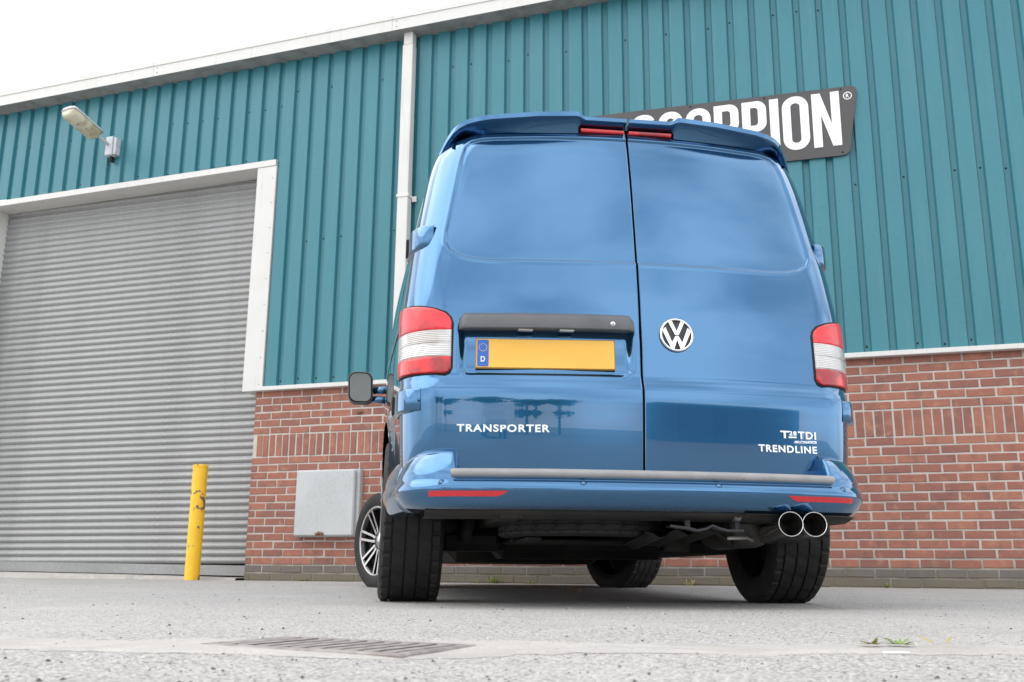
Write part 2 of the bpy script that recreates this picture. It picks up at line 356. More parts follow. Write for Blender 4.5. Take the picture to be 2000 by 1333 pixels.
# concrete drainage channel across the yard
def chan(t):     # t = x ; back and front edge
    b_ = 1.84+.035*t+.14*float(sstep(-.5, -1.1, t)); f_ = 1.60+.07*float(sstep(0, .6, t))+.05*float(sstep(-.5, -1.2, t))
    return f_, b_
V = []; n = 640; cols_ = 27
for i in range(n+1):
    x = -3.2+6.4*i/n; f_, b_ = chan(x); gq = float(sstep(.42, .28, abs(x+.285))); f_ = f_*(1-gq)+min(f_, 1.722-.09-.12*math.cos((x+.285)*4))*gq; b_ = b_*(1-gq)+max(b_, 1.722+.17)*gq
    f_ += .06*mnoise.noise(Vector((x*4, 3, 0)))+.03*mnoise.noise(Vector((x*23, 1, 0)))+.02*mnoise.noise(Vector((x*60, 1, 0))); b_ += .06*mnoise.noise(Vector((x*4, 9, 0)))+.03*mnoise.noise(Vector((x*25, 7, 0)))+.02*mnoise.noise(Vector((x*60, 5, 0)))
    for j in range(cols_):
        y = f_+(b_-f_)*j/(cols_-1); dip = .004*math.sin(math.pi*j/(cols_-1)); e_ = min(j, cols_-1-j)/(cols_-1)
        V.append((x, y, gz(x, y)+.0004+.0022*float(sstep(0, .12, e_))+.0006*mnoise.noise(Vector((x*9, y*9, 2)))))
ch = mesh('concrete_channel', V, holed(gridF(n+1, cols_, True), V), m_conc, smooth=True); ch['kind'] = 'structure'

# ------------------------------------------------------------------ warehouse with roller door
B = empty('warehouse', WO, WB)
tag(B, 'teal ribbed warehouse with red brick base, white fascia and grey roller door', 'building')
SE = -2.74                                     # brick edge at the door opening
FZ = lambda s: 5.607+.0172*s                   # underside of the eaves
LZ = lambda s: 4.405+.0135*(s+2.66)            # top of the door head
# brickwork: backing of mortar, then bricks
bw = MB().box((SE+.004, .0055, -.2), (9, .22, 1.93)).box((-9.5, .0055, -.2), (-6.62, .22, 1.93)).build('brick_wall', m_mortar, B)
def brick_mesh(name, w_, h_, m):
    c = .0035; V = [(-w_/2+c, 0, -h_/2+c), (w_/2-c, 0, -h_/2+c), (w_/2-c, 0, h_/2-c), (-w_/2+c, 0, h_/2-c)]
    V += [(x, .004, z) for x, z in ((-w_/2, -h_/2), (w_/2, -h_/2), (w_/2, h_/2), (-w_/2, h_/2))]+[(x, .05, z) for x, z in ((-w_/2, -h_/2), (w_/2, -h_/2), (w_/2, h_/2), (-w_/2, h_/2))]
    F = [(0, 1, 2, 3)]+[(a+4, (a+1) % 4+4, (a+1) % 4, a) for a in range(4)]+[(a+8, (a+1) % 4+8, (a+1) % 4+4, a+4) for a in range(4)]
    me = bpy.data.meshes.new(name); me.from_pydata(V, [], F); me.materials.append(m); me.update(); return me
bm_full = {}
def bmesh_get(w_, h_, m):
    k = (round(w_, 3), round(h_, 3), m.name)
    if k not in bm_full: bm_full[k] = brick_mesh('brick', w_, h_, m)
    return bm_full[k]
bricks = []     # (s, z, w, h, mat)
S0 = -2.5515
for c in range(25):
    if c in (16, 17, 18): continue
    z = ZB+c*.075+.0375; off = (.1125 if c % 2 else 0)
    mt = m_brickblue if c < 2 else m_brick
    for k in range(-32, 54):
        s = S0+off+.225*k; a0, b0 = s-.1055, s+.1055
        for lo, hi in ((SE, 9), (-9.5, -6.62)):
            aa, bb = max(a0, lo), min(b0, hi)
            if bb-aa > .04: bricks.append(((aa+bb)/2, z, round(bb-aa, 3), .0615, mt))
for k in range(-95, 158):
    s = S0+.0375+.075*k
    for lo, hi in ((SE, 9), (-9.5, -6.62)):
        if s-.033 > lo-.01 and s+.033 < hi: bricks.append((s, ZB+16*.075+.1125, .0615, .211, m_brick))
def shown(b):
    s, z = b[0], b[1]
    if 2.72 < s < 4.62: return 0 if s < 4.5 else 3
    if SE < s < -1.25: return 1 if z > .2 else 2
    if -.9 < s < 2.7 and z < .3: return 2
    return 9
bricks.sort(key=lambda b: (shown(b), abs(b[0]-3.6) if b[0] > 0 else abs(b[0]+2)))
mass = {m_brick: MB(), m_brickblue: MB()}
for i, (s, z, w_, h_, mt) in enumerate(bricks):
    dy = random.uniform(-.0025, .002); dx = random.uniform(-.003, .003); dz = random.uniform(-.0025, .0025); rz_ = random.uniform(-.008, .008)
    me = bmesh_get(w_, h_, mt)
    if i < 300 and shown(b=(s, z)) < 9:
        link('brick', me, bw, (s+dx, dy, z+dz), (0, rz_, random.uniform(-.006, .006)))
    else:
        mass[mt].add([(v.co.x+s+dx, v.co.y+dy, v.co.z+z+dz) for v in me.vertices], [tuple(p.vertices) for p in me.polygons])
for mt, q in mass.items():
    o = q.build('brickwork', mt, bw); o['kind'] = 'stuff'
# cladding: trapezoid sheets, five ribs each
def clad(s0, s1, zb0, zt):
    prof = [];PH = .11
    k = math.floor((s0-PH)/.2)-1
    raw = []
    while PH+.2*k < s1+.4:
        t = PH+.2*k; raw += [(t, -.043), (t+.012, -.010), (t+.056, -.010), (t+.068, -.043)]; k += 1
    def yat(s):
        for (a0, y0), (a1, y1) in zip(raw, raw[1:]):
            if a0 <= s <= a1: return y0+(y1-y0)*(s-a0)/(a1-a0)
        return -.043
    pts = [(s0, yat(s0))]+[p for p in raw if s0 < p[0] < s1]+[(s1, yat(s1))]
    V = []; F = []
    for s, y in pts: V += [(s, y, zb0), (s, y, FZ(s)+.03 if zt is None else zt)]
    n = len(pts)
    for i in range(n-1): F.append((2*i, 2*i+2, 2*i+3, 2*i+1))
    return V, F, pts
sheets = [(-2.655, -1.73, 1.932)]+[(-1.73+k, -.73+k, 1.932) for k in range(0, 10)]+[(-2.655-1.0*(k+1), -2.655-1.0*k, None) for k in range(4)]+[(-9.5, -6.66, 1.932)]
random.seed(3)
for s0, s1, zb0 in sheets:
    lap = .0015*random.random()
    V, F, pts = clad(s0, s1+.012, zb0 if zb0 else LZ((s0+s1)/2)+.01, None)
    sh = mesh('cladding_sheet', [(x, y-lap, z) for x, y, z in V], F, m_teal, B)
    sm = MB()
    t = math.floor((s0-.11)/.2)*.2+.11
    while t < s1:
        c_ = t+.0325
        if s0 < c_ < s1:
            for zz in ((zb0+.055) if zb0 else LZ(s0)+.06, 3.46 if zb0 else None, 5.02 if not zb0 else 5.18):
                if zz and random.random() < .62: sm.lathe([(0, -.017), (.006, -.016), (.009, -.012), (.010, -.008)], 8, 'y', (c_+random.uniform(-.006, .006), 0, zz+random.uniform(-.02, .02)))
        t += .2
    if sm.V: sm.build('screws', m_dark, sh, True)['kind'] = 'stuff'
# base flashing
f_ = MB().bbox((SE+.02, -.075, 1.893), (9, .02, 1.934), .003).bbox((-9.5, -.075, 1.893), (-6.62, .02, 1.934), .003).build('base_flashing', m_cream, B)
# eaves: box gutter in lengths, soffit behind
js = [-9.6, -6.9, -4.209, -1.26, 1.6, 4.5, 7.4, 9.2]
for a0, b0 in zip(js, js[1:]):
    V = []; sec = [(-.002, 0), (-.234, 0), (-.234, .122), (-.243, .126), (-.243, .17), (-.19, .177), (-.002, .177)]
    for s in (a0+.0015, b0-.0015): V += [(s, y, FZ(s)+z) for y, z in sec]
    n = len(sec); F = [(i, i+n, i+1+n, i+1) for i in range(n-1)]+[(n-1, 2*n-1, n, 0)]+[tuple(range(n)), tuple(range(2*n-1, n-1, -1))]
    fo = mesh('gutter_fascia', V, F, [m_cream, m_soff], B, fm=[1]+[0]*(len(F)-1))
    rv = MB()
    for dz in (.04, .10): rv.lathe([(0, -.006), (.006, -.005), (.008, 0)], 8, 'y', (a0+.05, -.234, FZ(a0)+dz))
    rv.build('rivets', m_soff, fo, True)
# roof behind
mesh('roof', [(-9.6, -.15, FZ(-9.6)+.17), (9.2, -.15, FZ(9.2)+.17), (9.2, 8, 6.6), (-9.6, 8, 6.6)], [(0, 1, 2, 3)], m_soff, B)
# downpipe
dp = MB().bbox((-1.170, -.155, .05), (-1.055, -.055, 5.45), .006).build('downpipe', m_cream, B)
MB().bbox((-1.162, -.150, 5.452), (-1.062, -.052, 5.612), .006).build('pipe_outlet', m_cream, dp)
MB().bbox((-1.178, -.162, 3.765), (-1.045, -.05, 3.80), .003).box((-1.046, -.075, 3.735), (-1.0, -.055, 3.79)).build('pipe_bracket', m_cream, dp)
# roller door
MB().bbox((-2.873, -.055, 1.895), (-2.642, .25, 4.335), .003).build('door_jamb', m_cream, B)
MB().bbox((-6.70, -.055, .02), (-6.47, .25, 4.29), .003).build('door_jamb', m_cream, B)
V = []
for s in (-6.75, -2.652): V += [(s, y, LZ(s)+dz) for y, dz in ((-.062, -.066), (.26, -.075), (.26, 0), (-.062, 0))]
hd = mesh('door_head', V, [(0, 4, 5, 1), (1, 5, 6, 2), (2, 6, 7, 3), (3, 7, 4, 0), (0, 1, 2, 3), (7, 6, 5, 4)], m_cream, B)
rv = MB()
for k in range(9): rv.lathe([(0, -.004), (.005, -.004), (.007, 0)], 8, 'y', (-2.68, -.055, 1.96+.28*k))
rv.build('rivets', m_soff, B, True)
rd = empty('roller_door', (0, .2, 0), 0, B)
prof = []
for k in range(11):
    t = k/10; z = .072*t; y = -.016*math.sin(math.pi*min(1, t/.80)) if t < .8 else .004*math.sin(math.pi*(t-.8)/.2); prof.append((y, z))
V = []; n = len(prof)
for x in (-1.82, 1.82): V += [(x, y, z) for y, z in prof]
sm_ = bpy.data.meshes.new('slat'); sm_.from_pydata(V, [], [(i, i+n, i+1+n, i+1) for i in range(n-1)]); sm_.materials.append(m_galv)
sm_.polygons.foreach_set('use_smooth', [True]*len(sm_.polygons))
random.seed(11)
for k in range(57):
    link('slat', sm_, rd, (-4.67, random.uniform(-.001, .001), .185+.0725*k), (random.uniform(-.015, .015), random.uniform(-.0003, .0003)-.0035*(1-k/57), random.uniform(-.001, .001)))
V = []
for x, z in ((-6.49, .105), (-2.76, .07)): V += [(x, -.02, z), (x, .02, z), (x, .02, z+.10), (x, -.02, z+.10)]
mesh('bottom_rail', V, [(0, 4, 5, 1), (1, 5, 6, 2), (2, 6, 7, 3), (3, 7, 4, 0), (0, 1, 2, 3), (7, 6, 5, 4)], m_galv, rd)
MB().box((-6.5, .23, 0), (-2.6, .25, 4.5)).build('inner_panel', m_dark, B)
V = []
for s, z in ((-6.55, .095), (-4.4, .075), (-2.76, .05)): V += [(s, -.16, z-.06), (s, -.10, z), (s, .26, z+.004), (s, .26, -.1), (s, -.16, -.1)]
F = []
for i in range(2):
    for j in range(4): a0 = i*5+j; F.append((a0, a0+5, a0+6, a0+1))
th = mesh('door_threshold', V, F, m_conc, B)

# ------------------------------------------------------------------ sign on the cladding
SG = empty('wall_sign', WO+wx*2.1+wy*-.062+Vector((0, 0, 4.05)), WB)
tag(SG, 'charcoal sign board with bold white capital letters fixed to teal cladding', 'sign')
sx0, sz0 = 2.1, 4.05
pl = []
for (x, z), r_ in (((3.12, 3.705), .06), ((3.222, 4.352), .06), ((.72, 4.40), .06), ((.82, 3.725), .06)): pl.append((x-sx0, z-sz0, r_))
poly = []
for i in range(4):
    p0, p1, p2 = (Vector(pl[(i+k-1) % 4][:2]) for k in range(3)); d0 = (p0-p1).normalized(); d1 = (p2-p1).normalized()
    for t in np.linspace(0, 1, 6): poly.append(tuple((p1+d0*.07)*(1-t)**2+p1*2*t*(1-t)+(p1+d1*.07)*t*t))
MB().prism(poly, lambda u, v: (u, .010, v), lambda u, v: (u, -.006, v)).build('board', m_signbk, SG)
def fl(y): return lambda u, v: (u, y, v)
def letter(ch, x0, wd, z0, h, st=.074):
    mb = MB(); f0, f1 = fl(-.0065), fl(-.010); x1 = x0+wd; z1 = z0+h
    rc = lambda a, b, c, d: mb.prism([(a, b), (c, b), (c, d), (a, d)], f0, f1)
    def ring(x0, x1, z0, z1, r, st):
        mb.strip(rrect(x0, x1, z0, z1, r, 8), rrect(x0+st, x1-st, z0+st*.9, z1-st*.9, max(r-st, .025), 8), f0, f1)
    if ch == 'I': rc(x0, z0, x1, z1)
    elif ch == 'O': ring(x0, x1, z0, z1, wd*.48, st)
    elif ch == 'N':
        rc(x0, z0, x0+st, z1); rc(x1-st, z0, x1, z1)
        mb.prism([(x0+st, z1), (x0+st, z1-.21), (x1-st, z0), (x1-st, z0+.21)], f0, f1)
    elif ch in 'PR':
        zb = z0+h*.42 if ch == 'P' else z0+h*.46
        rc(x0, z0, x0+st, z1)
        def dshape(xa, xb, za, zb_, r):
            o = [(xa, zb_)]
            for a0, cz in ((90, zb_-r), (0, za+r)):
                for k in range(7): t = R(a0-90*k/6); o.append((xb-r+r*math.cos(t), cz+r*math.sin(t)))
            return o+[(xa, za)]
        mb.strip(dshape(x0+st, x1, zb, z1, .085), dshape(x0+st, x1-st, zb+.062, z1-.062, .03), f0, f1, False)
        if ch == 'R': mb.prism([(x0+st+.02, zb), (x1-st, z0), (x1, z0), (x1-.03, zb)], f0, f1)
    elif ch == 'C':
        o = rrect(x0, x1, z0, z1, wd*.48, 8); i_ = rrect(x0+st, x1-st, z0+st*.9, z1-st*.9, .04, 8)
        mb.strip(o[0:27], i_[0:27], f0, f1, False); mb.strip(o[27:36], i_[27:36], f0, f1, False)
    elif ch == 'S':
        zm = (z0+z1)/2; hm = .035
        o = rrect(x0, x1, zm-hm, z1, .1, 8); i_ = rrect(x0+st, x1-st, zm+hm, z1-st*.9, .03, 8); mb.strip(o[2:27], i_[2:27], f0, f1, False)
        o = rrect(x0, x1, z0, zm-hm-.0005, .1, 8); o2 = rrect(x0, x1, z0, zm+hm, .1, 8); i_ = rrect(x0+st, x1-st, z0+st*.9, zm-hm, .03, 8)
        mb.strip(o[20:36]+o[0:7], i_[20:36]+i_[0:7], f0, f1, False)
    return mb
x = 3.062-sx0
for ch, wd in reversed(list(zip('SCORPION', (.225, .225, .228, .222, .215, .078, .228, .235)))):
    xx = x-wd; tl = (xx+sx0-3.06)*-.012
    letter(ch, xx, wd, 3.80-sz0+tl, .515).build('letter', m_signwh, SG); x = xx-.030
def text(body, name, mt, parent, width, height, loc, rot=(R(90), 0, 0), ext=.003, bold=0., shear=0, bevel=0):
    cu = bpy.data.curves.new(name, 'FONT'); cu.body = body; cu.size = 1; cu.extrude = .02; cu.offset = bold; cu.shear = shear; cu.resolution_u = 3; cu.space_character = 1.16
    t = bpy.data.objects.new('tmp_text', cu); col.objects.link(t); bpy.context.view_layer.update()
    me = bpy.data.meshes.new_from_object(t.evaluated_get(bpy.context.evaluated_depsgraph_get())); bpy.data.objects.remove(t)
    c = np.array([v.co for v in me.vertices]); lo, hi = c.min(0), c.max(0); s_ = ((width)/(hi[0]-lo[0]), height/(hi[1]-lo[1]), ext/(hi[2]-lo[2]))
    for v in me.vertices: v.co = ((v.co.x-lo[0])*s_[0], (v.co.y-lo[1])*s_[1], (v.co.z-lo[2])*s_[2])
    me.name = name; me.materials.clear(); me.materials.append(mt); me.update()
    return link(name, me, parent, loc, rot)
cx, cz = 3.134-sx0, 4.262-sz0
ci = lambda r_, n=20: [(cx+r_*math.cos(2*math.pi*k/n), cz+r_*math.sin(2*math.pi*k/n)) for k in range(n)]
MB().strip(ci(.037), ci(.030), fl(-.0065), fl(-.0095)).build('registered_mark', m_signwh, SG)
text('R', 'registered_mark', m_signwh, SG, .026, .036, (cx-.013, -.0066, cz-.018), bold=.02)
sc = MB()
for x_, z_ in ((3.08, 4.335), (2.42, 4.345), (1.75, 4.36), (3.06, 3.735), (2.4, 3.745)): sc.lathe([(0, -.012), (.007, -.011), (.009, -.006)], 8, 'y', (x_-sx0, 0, z_-sz0))
sc.build('screws', m_dark, SG, True)

# ------------------------------------------------------------------ floodlight, meter box, bollard
def wpt(s, y, z): return WO+wx*s+wy*y+Vector((0, 0, z))
LP = empty('wall_lamp', wpt(-4.79, -.043, 4.80), WB)
tag(LP, 'weathered grey lantern with yellowed bowl on a tube arm above the roller door', 'lamp')
MB().bbox((-.06, -.10, -.10), (.035, 0, .13), .008).bbox((.04, -.085, -.09), (.075, 0, .115), .006).build('bracket', m_lampgrey, LP)
# head runs outwards from the wall and up
hd_dir = Vector((-.10, -.80, .24)).normalized(); st_ = Vector((-.02, -.09, .03))
MB().tube([st_, st_+hd_dir*.22], .018, 10).build('arm', m_lampgrey, LP, True)
hx = hd_dir; hs = hx.cross(Vector((0, 0, 1))).normalized(); hu = hs.cross(hx)
def headsec(n, wd, h0, rows, name, mt, par):
    V = []; m_ = len(rows[0][1])
    for d, sec in rows: V += [st_+hx*d+hs*u+hu*v for u, v in sec]
    F = [(i*m_+j, i*m_+(j+1) % m_, (i+1)*m_+(j+1) % m_, (i+1)*m_+j) for i in range(len(rows)-1) for j in range(m_)]
    F += [tuple(range(m_))[::-1], tuple(range((len(rows)-1)*m_, len(rows)*m_))]
    return mesh(name, V, F, mt, par, True)
def half(wd, hh, sgn, n=10): return [(wd*math.cos(math.pi*k/n), sgn*hh*math.sin(math.pi*k/n)**.7) for k in range(n+1)]
L0, L1 = .17, .62
top = headsec(0, 0, 0, [(L0+(L1-L0)*t, half(.115*k, .045*k, 1)) for t, k in ((0, .6), (.03, .9), (.1, 1), (.9, 1), (.97, .95), (1, .7))], 'canopy', m_lampgrey, LP)
headsec(0, 0, 0, [(L0+.01+(L1-L0-.02)*t, half(.108*k, .095*k, -1)) for t, k in ((0, .55), (.04, .88), (.12, 1), (.88, 1), (.96, .92), (1, .75))], 'lamp_bowl', m_lampglass, LP)
pc = st_+hx*.42+hu*.045; MB().lathe([(0, .055), (.02, .05), (.033, .03), (.035, 0)], 14, 'z', pc).build('photocell', m_cream, LP, True)
MB().box((-.012, -.06, -.16), (.012, -.01, -.10)).build('cable', m_dark, LP)

BX = empty('meter_box', wpt(-1.83, 0, .44), WB)
tag(BX, 'flat grey utility meter box with rusty latch on the brick wall', 'meter box')
MB().bbox((-.335, -.06, 0), (.335, .005, .64), .006).build('case', m_grp, BX)
MB().bbox((-.33, -.105, .008), (.30, -.0605, .632), .012).build('lid', m_grp, BX)
MB().bbox((-.09, -.125, .01), (.0, -.104, .04), .006).tube([(-.07, -.12, .02), (-.04, -.135, .04), (-.01, -.12, .03)], .012, 8).build('latch', m_rust, BX)
# small rusty eye bolt
EY = MB().lathe([(.012, -.02), (.018, -.012), (.012, -.004), (.006, -.012)], 10, 'y', close=True).box((-.035, -.01, -.008), (.035, .0, .008)).build('wall_bracket', m_rust, None, True, loc=wpt(-1.56, -.004, 1.64), rot=(0, 0, WB))
tag(EY, 'small rusty eye bracket on the brickwork above the meter box', 'bracket')

BO = mesh('bollard', *(lambda mb: (mb.V, mb.F))(MB().lathe([(.072, -.1), (.072, 1.075), (.075, 1.078), (.075, 1.092), (.068, 1.10), (.03, 1.106), (0, 1.107)], 32)), m_yel, None, True, loc=wpt(-3.14, -.27, .035), rot=(0, 0, 1.2))
smooth_by_angle(BO, 40); tag(BO, 'scuffed yellow steel bollard in front of the roller door', 'bollard')

# ------------------------------------------------------------------ drain grate
m_slot = mat('shaded_slot_rust', (.035, .022, .017), .9)  # rust for the bar sides, darkened so slot shade is in the colour
GR = empty('drain_grate', (-.285, 1.722, .0015), R(-27))
tag(GR, 'rusty cast iron drain grate with slanting slots set in concrete', 'drain')
fr_ = MB(); gw, gh = .40, .235
for a0, b0 in (((-gw/2, -gh/2, -.02), (gw/2, -gh/2+.022, .004)), ((-gw/2, gh/2-.022, -.02), (gw/2, gh/2, .004)), ((-gw/2, -gh/2+.0225, -.02), (-gw/2+.022, gh/2-.0225, .0042)), ((gw/2-.022, -gh/2+.0225, -.02), (gw/2, gh/2-.0225, .0042))): fr_.bbox(a0, b0, .003)
fr_.build('frame', m_iron, GR)
MB().box((-gw/2+.001, -gh/2+.001, -.05), (gw/2-.001, gh/2-.001, -.045)).build('sump', m_sump_black, GR)  # near-black floor closing the drain below the bars
nb = 10; pitch = (gw-.044)/nb
bar = MB().bbox((-pitch*.27, -gh/2+.0225, -.02), (pitch*.27, gh/2-.0225, .0045), .0012); me = bpy.data.meshes.new('bar'); me.from_pydata(bar.V, [], bar.F); me.materials.append(m_iron); me.materials.append(m_slot); me.update()
for q in me.polygons: q.material_index = 0 if abs(q.normal.z) > .5 else 1
for k in range(nb): link('bar', me, GR, (-gw/2+.022+pitch*(k+.5), 0, random.uniform(-.0005, .0005)))

# ------------------------------------------------------------------ the van (origin: rear axle on the ground, +y forward, x to its right)
VN = empty('van', (.38178, 4.51977, 0), R(7.032))
tag(VN, 'blue panel van with twin rear doors, roof spoiler and twin exhaust tips', 'van')
fWr = pchip([(.25, .862), (.45, .885), (.6, .895), (.9, .902), (1.1, .900), (1.3, .882), (1.36, .874), (1.5, .852), (1.6, .836), (1.72, .815), (1.8, .795), (1.86, .768), (1.9, .728), (1.925, .66)])
fWm = pchip([(.25, .925), (.45, .952), (.7, .966), (1.0, .968), (1.1, .967), (1.36, .95), (1.6, .90), (1.8, .845), (1.86, .80), (1.9, .75), (1.925, .67)])
fY = pchip([(.40, -.878), (.487, -.8845), (.60, -.8935), (.70, -.9005), (.755, -.9035), (.785, -.9025), (.808, -.896), (.832, -.886), (.85, -.882), (.88, -.8805), (.95, -.878), (1.1, -.868), (1.25, -.851), (1.36, -.836), (1.5, -.812), (1.6, -.793), (1.75, -.760), (1.85, -.735), (1.9, -.716), (1.925, -.695)])
fF = pchip([(.25, 3.68), (.5, 3.86), (.8, 3.86), (.95, 3.78), (1.05, 3.5), (1.12, 3.2), (1.2, 3.02), (1.5, 2.68), (1.8, 2.25), (1.9, 2.0), (1.925, 1.8)])
CRN, RC, NC = .10, .17, 2.3
def rear_y(x, z):
    w_ = fWr(z); u = np.clip((np.abs(x)-(w_-RC))/RC, 0, 1)
    return fY(z)+CRN*(x/w_)**2+RC*(1-(1-u**NC)**(1/NC))
def side_x(y, z):
    y0 = fY(z)+CRN+RC; t = np.clip((y-y0)/1.9, 0, 1)
    fy = fF(z); q = np.clip((y-(fy-.55))/.55, 0, 1)
    x = fWr(z)+(fWm(z)-fWr(z))*(1-(1-t)**2)
    return x*(1-.0*q)-.30*(1-np.sqrt(np.clip(1-q**2.4, 0, 1)))
def surf(a, z):
    "point on the rear skin; a in 0..1 goes from the centre to the end of the corner"
    a = np.asarray(a, float); w_ = fWr(z)
    x = np.where(a < .7, w_*a, w_*(.7+.3*np.sin((np.clip(a, .7, 1)-.7)/.3*math.pi/2)))
    return x, rear_y(x, z)
WIN = [(-.2, 1.303), (.55, 1.304), (.63, 1.311), (.69, 1.326), (.728, 1.350), (.745, 1.385), (.742, 1.43), (.722, 1.55), (.700, 1.68), (.682, 1.78), (.668, 1.832), (.645, 1.858), (.60, 1.870), (.54, 1.873), (.3, 1.876), (-.2, 1.876)]
REC = rrect(-.690, -.026, .838, 1.06, .035, 6)
def door(sgn):
    nz_ = 400
    A = np.concatenate([np.linspace(.0045/.88, .7, 170), np.linspace(.7, .992, 75)[1:]]); Z = np.linspace(.478, 1.925, nz_)
    AA, ZZ = np.meshgrid(A, Z); X, Y = surf(AA, ZZ)
    X[:, 0] = .0045
    d = sdf(WIN, X, ZZ); Y = Y+.010*(1-sstep(-.007, .002, d))-.0015*np.exp(-((d-.008)/.005)**2)
    XS = X*sgn
    if sgn < 0:
        d = sdf(REC, XS, ZZ); dep = .012+.020*sstep(.84, .98, ZZ); Y = Y+dep*(1-sstep(-.030, .004, d))
        q = sdf(rrect(-.655, -.075, .846, .856, .004, 3), XS, ZZ); Y = Y+.005*(1-sstep(-.002, .004, q))
    nr, nc = X.shape; V = np.stack([XS, Y, ZZ], -1).reshape(-1, 3).tolist(); F = gridF(nr, nc, sgn < 0)
    # returned edges so that the shut lines read as depth
    n0 = len(V); edge = [(i*nc) for i in range(nr)]
    for i in edge: V.append((V[i][0]+.0*sgn, V[i][1]+.06, V[i][2]))
    for k in range(nr-1):
        q = (edge[k], edge[k+1], n0+k+1, n0+k); F.append(q if sgn < 0 else q[::-1])
    n1 = len(V)
    for j in range(nc): V.append((V[j][0], V[j][1]+.06, V[j][2]))
    for j in range(nc-1):
        q = (j, n1+j, n1+j+1, j+1); F.append(q if sgn < 0 else q[::-1])
    return mesh('rear_door', V, F, m_blue, VN, True)
DL = door(-1); DR = door(1)
DL['label'] = 'left rear door with number plate and grey handle bar'; DR['label'] = 'right rear door with round emblem'
# dark door aperture just behind the doors
Z = np.linspace(.40, 1.915, 50); A = np.linspace(-1, 1, 61); V = []
for z in Z:
    for a in A: x_, y_ = surf(abs(a), z); V.append((math.copysign(x_, a)*.94, y_+.055, z))
mesh('door_aperture', V, gridF(len(Z), len(A)), m_dark, VN, True)
# body sides and nose
def bodyside(sgn):
    Z = np.concatenate([np.linspace(.27, .85, 34), np.linspace(.87, 1.925, 46)]); T = np.concatenate([[0, .002], np.linspace(.006, 1, 150)]); Fx = np.linspace(1, 0, 16)[1:]
    V = []; ii = []
    for z in Z:
        y0 = float(fY(z)+CRN+RC)-.004; fy = float(fF(z))
        row = []
        for t in T:
            y = y0+(fy-y0)*t; row.append([float(side_x(y, z)), y, z])
        xe = row[-1][0]
        for k in Fx: row.append([xe*k, fy+.10*(1-k*k)*(1 if z < 1 else .5), z])
        ii.append(row)
    nr, nc = len(ii), len(ii[0]); P = np.array(ii); keep = np.ones((nr, nc), bool); AR = .425
    for yc in (0., 3.):
        dy = P[:, :, 1]-yc; dz = P[:, :, 2]-.35; r_ = np.hypot(dy, dz); ok = (P[:, :, 0] > .6)
        inn = (r_ < AR) & ok; snap = ok & (np.abs(r_-AR) < .020)
        s_ = AR/np.maximum(r_, 1e-6); P[:, :, 1] = np.where(snap, yc+dy*s_, P[:, :, 1]); P[:, :, 2] = np.where(snap, .35+dz*s_, P[:, :, 2])
        keep &= ~(inn & ~snap)
        fl_ = .018*np.exp(-((r_-AR)/.045)**2)*ok; P[:, :, 0] += fl_
    P[:, :, 0] *= sgn
    V = P.reshape(-1, 3).tolist(); F = []; fm = []
    for i in range(nr-1):
        for j in range(nc-1):
            q = (i*nc+j, i*nc+j+1, (i+1)*nc+j+1, (i+1)*nc+j)
            if all(keep.flat[k] for k in q) and not (P[i, j, 1] < -.2 and P[i+1, j, 2] < .45):
                F.append(q if sgn > 0 else q[::-1])
    return V, F
V1, F1 = bodyside(1); V2, F2 = bodyside(-1); n = len(V1)
mesh('body', V1+V2, F1+[tuple(i+n for i in f) for f in F2], m_blue, VN, True)
# roof
V = []; lev = [(1.9245, 0), (1.936, .022), (1.946, .055), (1.953, .11), (1.958, .22), (1.961, .5), (1.962, .985)]
base = [];
for a in np.linspace(0, 1, 40): x_, y_ = surf(a, 1.925); base.append((float(x_), float(y_)))
y0 = base[-1][1]
for t in np.linspace(.02, 1, 40): y = y0+(1.8-y0)*t; base.append((float(side_x(y, 1.925)), y))
xe = base[-1][0]
for k in np.linspace(1, 0, 10)[1:]: base.append((xe*k, 1.8+.06*(1-k*k)))
loop = base+[(-x, y) for x, y in base[::-1][1:-1]]
for z, k in lev:
    for x, y in loop: V.append((x*(1-k), .6+(y-.6)*(1-k*.55), z+.002))
n = len(loop); F = [(i*n+j, i*n+(j+1) % n, (i+1)*n+(j+1) % n, (i+1)*n+j) for i in range(len(lev)-1) for j in range(n)]; F.append(tuple(range((len(lev)-1)*n, len(lev)*n)))
mesh('roof', V, F, m_blue, VN, True)
# side details: door glass, sliding rail, shut lines, windscreen
def sidepatch(name, y0, y1, z0f, z1f, off, mt, sgn, ny=24, nz_=8, par=None):
    V = []
    for i in range(nz_):
        for j in range(ny):
            y = y0+(y1-y0)*j/(ny-1); z = z0f(y)+(z1f(y)-z0f(y))*i/(nz_-1); V.append((sgn*(float(side_x(y, z))+off), y, z))
    return mesh(name, V, gridF(nz_, ny, sgn < 0), mt, par or VN, True)
for sg in (-1, 1):
    sidepatch('side_window', 1.72, 2.62, lambda y: 1.16, lambda y: 1.72 if y < 2.2 else 1.72-(y-2.2)*1.15, .003, m_glass, sg)
    sidepatch('sliding_rail', -.52, .62, lambda y: 1.085, lambda y: 1.105, .004, m_trim, sg, 24, 2)
    for y in (.55, 1.62, 2.72): sidepatch('shut_line', y-.003, y+.003, lambda y: .45, lambda y: 1.72 if y < 2.2 else 1.15, .0015, m_dark, sg, 2, 30)
    sidepatch('side_marker', 2.35, 2.45, lambda y: .78, lambda y: .81, .004, m_amber, sg, 4, 2)
V = []
for i in range(14):
    z = 1.2+.6*i/13; fy = float(fF(z))
    for j in range(21):
        k = -1+2*j/20; V.append((float(side_x(fy, z))*k*.97, fy+.05*(1-k*k)+.012, z+.01))
mesh('windscreen', V, gridF(14, 21, True), m_glass, VN, True)
